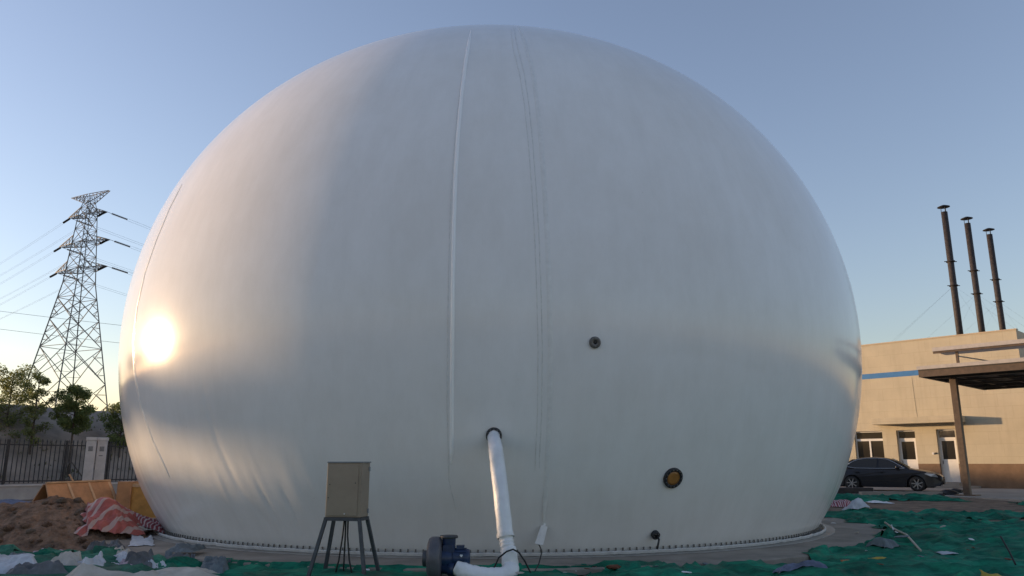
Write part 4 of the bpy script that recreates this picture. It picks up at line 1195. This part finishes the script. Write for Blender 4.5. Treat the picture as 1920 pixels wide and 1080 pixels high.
def hole_l(x, y):
    r = rr(x, y)
    if r < 9.4 + .4 * fbm(x * 1.3, y * 1.3, 6, 4): return True
    if x > -4.2 + .4 * N(y * 2, 3): return True
    if y > 13.4 + .5 * fbm(x, 1, 1, 3): return True
    return fbm(x * .8, y * 1.1, 12, 4) > .12
net('dust_net', -11, -4, 7.5, 14.5, .08, M['net2'], 'torn faded green net under the crumpled sheets at lower left', hole_l, .09, 3)

def on(u, v, up=.06):
    p = atz(u, v, .05)
    for _ in range(4): p = atz(u, v, surf_h(p.x, p.y) + up)
    return p
def px_sheet(name, u0, u1, v0, v1, amp, m, label, cat, seed, n=40, freq=2.4, lift=.03, hump=.06, rot=.0, up=.06, ragged=.2):
    a, c = on((u0 + u1) / 2, v1, up), on((u0 + u1) / 2, v0, up + amp + hump * .7)
    c0 = (a + c) / 2; w = (u1 - u0) * c0.length / 1480; d = max(.3, min(1.6, (c - a).length))
    return sheet(name, (c0.x, c0.y), (w, d), math.atan2(-c0.x, c0.y) + rot, amp, m, label, cat, seed, int(n * 1.4), freq * 1.15 / max(.35, min(1.2, w)), lift, ragged=ragged, hump=hump * .5)
sheet('tarpaulin', (-7.72, 15.55), (1.0, 1.15), .45, .20, M['tarp_red'], 'red and white striped tarpaulin draped over the end of the soil heap', 'tarpaulin', 3, 90, 3.2, .03, ragged=.3, hump=.14)
px_sheet('cloth', 236, 306, 968, 1004, .14, M['maroon'], 'crumpled maroon and white cloth beside the left edge of the pad', 'cloth', 6, 50, 3.2, .02, .08)
px_sheet('scrap_sheet', 105, 142, 949, 957, .05, M['pink'], 'small pale pink sheet on top of the soil heap', 'sheet', 8, 24, 4, .02, .04, up=.5)
px_sheet('dust_net_scrap', 240, 295, 948, 968, .18, M['net'], 'bunched green net behind the red tarpaulin', 'dust net', 9, 40, 2.4, .02, .12)
px_sheet('scrap_sheet', 238, 284, 942, 952, .10, M['sheet_white'], 'white sheet lying before the orange panel', 'sheet', 10, 30, 3, .02, .08)
px_sheet('scrap_sheet', 250, 285, 998, 1004, .03, M['sheet_white'], 'white strip of sheet under the maroon cloth', 'sheet', 14, 26, 3, .015, .0)
px_sheet('dust_net_scrap', 100, 164, 1016, 1042, .06, M['net'], 'bright green folded net at the foot of the soil heap', 'dust net', 12, 40, 1.6, .03, .16, .3)
px_sheet('scrap_sheet', 166, 226, 1014, 1032, .22, M['sheet_grey'], 'dark grey rag at the edge of the pad behind the green net', 'sheet', 17, 40, 3.4, .02, .05)
px_sheet('scrap_sheet', 62, 102, 1022, 1036, .08, M['pink'], 'pale mauve sheet at the foot of the soil heap', 'sheet', 11, 36, 2.6, .03, .08)
px_sheet('dust_net_scrap', -40, 62, 1024, 1042, .08, M['net2'], 'faded green net at the left foot of the soil heap', 'dust net', 13, 44, 1.9, .03, .08)
px_sheet('scrap_sheet', -30, 62, 1042, 1060, .2, M['sheet_white'], 'pale sheet crumpled at the lower left corner', 'sheet', 16, 40, 2.6, .06, .06)
px_sheet('scrap_sheet', 28, 118, 1046, 1072, .22, M['sheet_grey'], 'dark grey felt at the lower left corner', 'sheet', 5, 50, 2.6, .05, .05)
px_sheet('scrap_sheet', 88, 152, 1044, 1062, .2, M['sheet_cream'], 'dull pale cloth between the dark felt and the bluish white sheet', 'sheet', 24, 40, 2.8, .06, .04)
px_sheet('scrap_sheet', 145, 204, 1038, 1060, .22, M['sheet_white'], 'crumpled bluish white sheet left of the cream scrap', 'sheet', 2, 50, 2.4, .06, .09, .2)
px_sheet('scrap_sheet', 200, 246, 1036, 1052, .18, M['sheet_white'], 'small white sheet caught beside the dark grey felt', 'sheet', 15, 36, 3.0, .06, .07)
px_sheet('scrap_sheet', 236, 296, 1030, 1060, .26, M['sheet_grey'], 'dark grey felt bunched behind the cream scrap', 'sheet', 4, 50, 3.0, .03, .05)
px_sheet('dust_net_scrap', 284, 385, 1036, 1064, .16, M['net'], 'rumpled green net right of the dark grey felt', 'dust net', 25, 50, 2.2, .03, .05)
px_sheet('scrap_sheet', 378, 430, 1046, 1060, .18, M['slate'], 'dark bluish rag on the net left of the cabinet', 'sheet', 19, 36, 3.2, .03, .05)
px_sheet('dust_net_scrap', -60, 155, 1060, 1092, .06, M['net2'], 'smooth faded green net at the bottom left edge', 'dust net', 18, 50, 1.2, .05, .10)
px_sheet('scrap_sheet', 132, 392, 1052, 1086, .24, M['sheet_cream'], 'large crumpled cream membrane scrap at the bottom edge', 'sheet', 1, 90, 1.9, .06, .06)
for i, (u0, u1, v0, v1, m_, nm_) in enumerate((
        (205, 236, 1028, 1038, 'sheet_cream', 'small cream scrap at the edge of the pad beside the grey rag'),
        (118, 160, 1036, 1046, 'sheet_cream', 'pale torn strip below the bright green folded net'),
        (252, 300, 1046, 1058, 'sheet_white', 'white torn piece in front of the dark grey felt'),
        (60, 98, 1036, 1046, 'net', 'small dark green net piece above the dark grey felt'),
        (176, 232, 1028, 1040, 'net2', 'dull green net piece between the grey rag and the white sheets'),
        (318, 372, 1030, 1042, 'slate', 'dark bluish scrap on the pad edge above the green net'),
        (10, 46, 1036, 1046, 'slate', 'dark rag at the left edge above the pale sheet'),
        (300, 350, 1044, 1054, 'sheet_grey', 'grey torn felt strip on the green net'),
        (228, 262, 1052, 1062, 'pink', 'small mauve scrap on the cream membrane scrap'))):
    px_sheet('scrap_sheet', u0, u1, v0, v1, .12, M[m_], nm_, 'scrap', 60 + i, 30, 3.0, .07, .05, .3 * (-1) ** i)
px_sheet('scrap_sheet', -20, 32, 958, 974, .12, M['sheet_white'], 'white sheet at the left edge behind the soil heap', 'sheet', 20, 30, 2.6, .05, .1, up=.25)
px_sheet('sack', -12, 16, 938, 956, .08, M['yellow'], 'yellow sack at the left edge near the plywood', 'sack', 22, 26, 2.6, .02, .3)
px_sheet('tarpaulin', -60, 56, 930, 950, .1, M['blue_rag'], 'long blue grey tarpaulin at the foot of the low wall', 'tarpaulin', 23, 40, 1.6, .02, .15)

# ------------------------------------------------------------------ plywood
pa = empty('plywood_trestle', (-11.3, 20.3, .0), R(64), 'orange plywood form panels leaned together like a tent', 'plywood')
g0 = surf_h(-11.25, 20.4)
def panel(name, parent, A, B, C_, D_, th, m):
    A, B, C_, D_ = map(Vector, (A, B, C_, D_)); n_ = (B - A).cross(D_ - A).normalized() * th
    return MB().add([A, B, C_, D_, A + n_, B + n_, C_ + n_, D_ + n_], [(0,1,2,3),(7,6,5,4),(0,4,5,1),(1,5,6,2),(2,6,7,3),(3,7,4,0)]).build(name, m, parent)
panel('panel', pa, (-.75, -.72, g0), (1.25, -.72, g0), (1.15, -.02, 1.03), (-.62, -.02, 1.0), .03, M['ply'])
panel('panel', pa, (-.75, .62, g0), (1.2, .62, g0), (1.15, .03, 1.0), (-.62, .03, .97), -.03, M['ply'])
for x in (-.05, .52, 1.1):
    MB().bar((x + .05, -.765, g0 + .02), (x, -.05, 1.01), .06, .035, (0, -1, .8)).build('batten', M['ply2'], pa)
MB().bar((-.62, -.05, 1.02), (1.15, -.05, 1.05), .06, .04).build('ridge_batten', M['ply2'], pa)
MB().bar((.1, -.04, 1.05), (.0, .0, 1.22), .05, .03).build('batten', M['ply2'], pa)
pb = empty('orange_form_panel', (-9.75, 21.2, 0), R(8), 'yellow orange form panel box standing at the left edge of the dome', 'panel')
g1 = surf_h(-9.75, 21.2)
bev(MB().box((-.62, -.05, g1), (1.2, .0, .98)).build('panel', M['ply3'], pb), .006)
MB().box((-.66, -.10, g1), (-.30, .5, 1.02)).build('panel_end', M['ply'], pb)
MB().box((-.30, -.075, .88), (1.2, -.05, .97)).build('batten', M['ply2'], pb)
MB().box((-.30, -.075, g1), (1.2, -.05, g1 + .08)).build('batten', M['ply2'], pb)

# ------------------------------------------------------------------ litter on the right
def on(u, v, up=.04):                        # a point on top of the right-hand net
    p = atz(u, v, .1)
    for _ in range(5): p = atz(u, v, (net_z(p.x, p.y, .085, 1) if p.y < 24 else surf_h(p.x, p.y)) + up)
    return p
def surf_h_net(x, y): return net_z(x, y, .085, 1) if y < 24 and x > 1 else surf_h(x, y)
def lump(name, u, v, sc, m, label, cat, seed=0):
    p = on(u, v); me = rock_mesh(seed + 30, name); me.materials.append(m)
    o = link(name, me, None); o.location = p; o.scale = sc; o.rotation_euler = (0, .1, seed)
    return tag(o, label, cat)
BASE = surf_h_net
a, c = on(1660, 985), on(1727, 1036)
tag(MB().tube([a + Vector((0,0,.06)), a.lerp(c, .35) + Vector((.03,.02,.05)), a.lerp(c, .55) + Vector((.10,0,.05)), a.lerp(c, .8) + Vector((.04,0,.04)), c + Vector((0,0,.03))], [.022, .024, .02, .02, .014], 7).build('stick', M['wood']), 'long pale bent stick lying on the green net', 'stick')
lump('plastic_dish', 1590, 1053, (.12, .10, .035), M['orange'], 'bright orange plastic piece on the green net', 'plastic scrap', 1)
lump('soil_lump', 1150, 1063, (.13, .09, .05), M['brown'], 'reddish brown lump at the front edge of the pad', 'lump', 2)
lump('stone', 1690, 1006, (.14, .12, .02), M['slate'], 'dark round stone next to the pale stick', 'stone', 3)
q = on(1655, 1030); sheet('scrap_sheet', (q.x, q.y), (.38, .45), .4, .12, M['slate'], 'crumpled slate coloured scrap on the green net beside the stick', 'scrap', 31, 30, 3.6, .01, hump=.05)
q = on(1650, 1043); sheet('board', (q.x, q.y), (.26, .22), .2, .01, M['yellow'], 'small yellowish board on the net below the slate scrap', 'board', 32, 10, 1, .025, ragged=.05)
q = on(1500, 1060); sheet('scrap_sheet', (q.x, q.y), (.7, .26), .1, .10, M['blue_rag'], 'blue grey rags along the right front edge of the pad', 'rag', 33, 36, 4.5, .01, hump=.02)
q = on(1265, 1079); sheet('paper', (q.x, q.y), (.27, .22), .05, .01, M['paper'], 'white sheet of paper at the bottom edge in front of the pad', 'paper', 34, 8, 1, .025, ragged=.03)
q = on(1605, 950); sheet('scrap_sheet', (q.x, q.y), (.7, .5), .2, .16, M['sheet_white'], 'crumpled whitish bag by the right edge of the dome', 'bag', 35, 26, 3.5, .03, hump=.12)
q = on(1650, 938); sheet('scrap_sheet', (q.x, q.y), (.8, .4), .1, .08, M['paper'], 'white scrap on the bare soil strip in front of the car', 'scrap', 36, 20, 3, .03)
q = on(1575, 945); sheet('scrap_sheet', (q.x, q.y), (1.2, 1.0), .1, .14, M['maroon'], 'dull red rag on the bare soil behind the net', 'rag', 37, 30, 3, .02, hump=.05)
q = on(1683, 996); sheet('paper', (q.x, q.y), (.22, .2), .6, .02, M['paper'], 'small white paper beside the upper end of the stick', 'paper', 38, 8, 2, .02)
q = on(1775, 1035); sheet('scrap_sheet', (q.x, q.y), (.30, .16), .1, .04, M['sheet_white'], 'pale scrap lying right of the stick', 'scrap', 39, 14, 3, .02)
q = on(1870, 1074); sheet('scrap_sheet', (q.x, q.y), (.34, .12), -.2, .04, M['yellow'], 'yellowish scrap at the lower right corner', 'scrap', 40, 14, 3, .02)
q = on(1905, 1066); a = q + Vector((0, 0, .05))
tag(MB().tube([a, a + Vector((.10, .25, .12)), a + Vector((.16, .5, .30))], .012, 6).build('twig', M['rubber']), 'thin dark twig standing out of the net at the lower right', 'twig')
for i, (u, v, s) in enumerate(((1780, 926, .28), (1795, 922, .22), (1762, 930, .18))):
    lump('rubbish_sack', u, v, (s * 1.3, s, s * .8), M['rubber'], ('large black rubbish sack at the foot of the canopy column', 'black rubbish sack between the larger sack and the column', 'small black rubbish sack nearest the car')[i], 'sack', 50 + i)
q = on(1592, 925)
tag(MB().box((q.x - 1.2, q.y, q.z - .1), (q.x + 1.0, q.y + .35, q.z + .22)).build('timber_stack', M['rust']), 'dark timber lying at the rear wheel of the car', 'timber')
bev(bpy.data.objects['timber_stack'], .03)
q = on(1660, 927)
tag(MB().box((q.x - .9, q.y, q.z - .06), (q.x + 2.2, q.y + .25, q.z + .10)).build('kerb_stone', M['yard']), 'pale kerb stones lying in front of the car', 'kerb')
rnd = random.Random(77)
bits = [rock_mesh(60 + i, 'litter_scrap') for i in range(4)]
for m_, q_ in zip(bits, (M['paper'], M['sheet_cream'], M['slate'], M['brown'])): m_.materials.append(q_)
KIND = ('white', 'cream', 'slate grey', 'brown')
for i in range(34):
    if i < 24: u, v = rnd.uniform(1560, 1900), rnd.uniform(972, 1074)
    else: u, v = rnd.uniform(330, 1500), rnd.uniform(1056, 1074)
    p = on(u, v, .01); o = link('litter_scrap', bits[i % 4], None)
    s_ = rnd.uniform(.02, .055); o.location = p; o.scale = (s_ * rnd.uniform(.8, 2.2), s_, s_ * .35); o.rotation_euler = (rnd.uniform(-.3, .3), rnd.uniform(-.3, .3), rnd.uniform(0, 6))
    tag(o, f'tiny {KIND[i % 4]} scrap of litter lying on the ' + ('net right of the dome' if i < 24 else 'ground along the front of the pad'), 'litter', 'small litter on the nets')
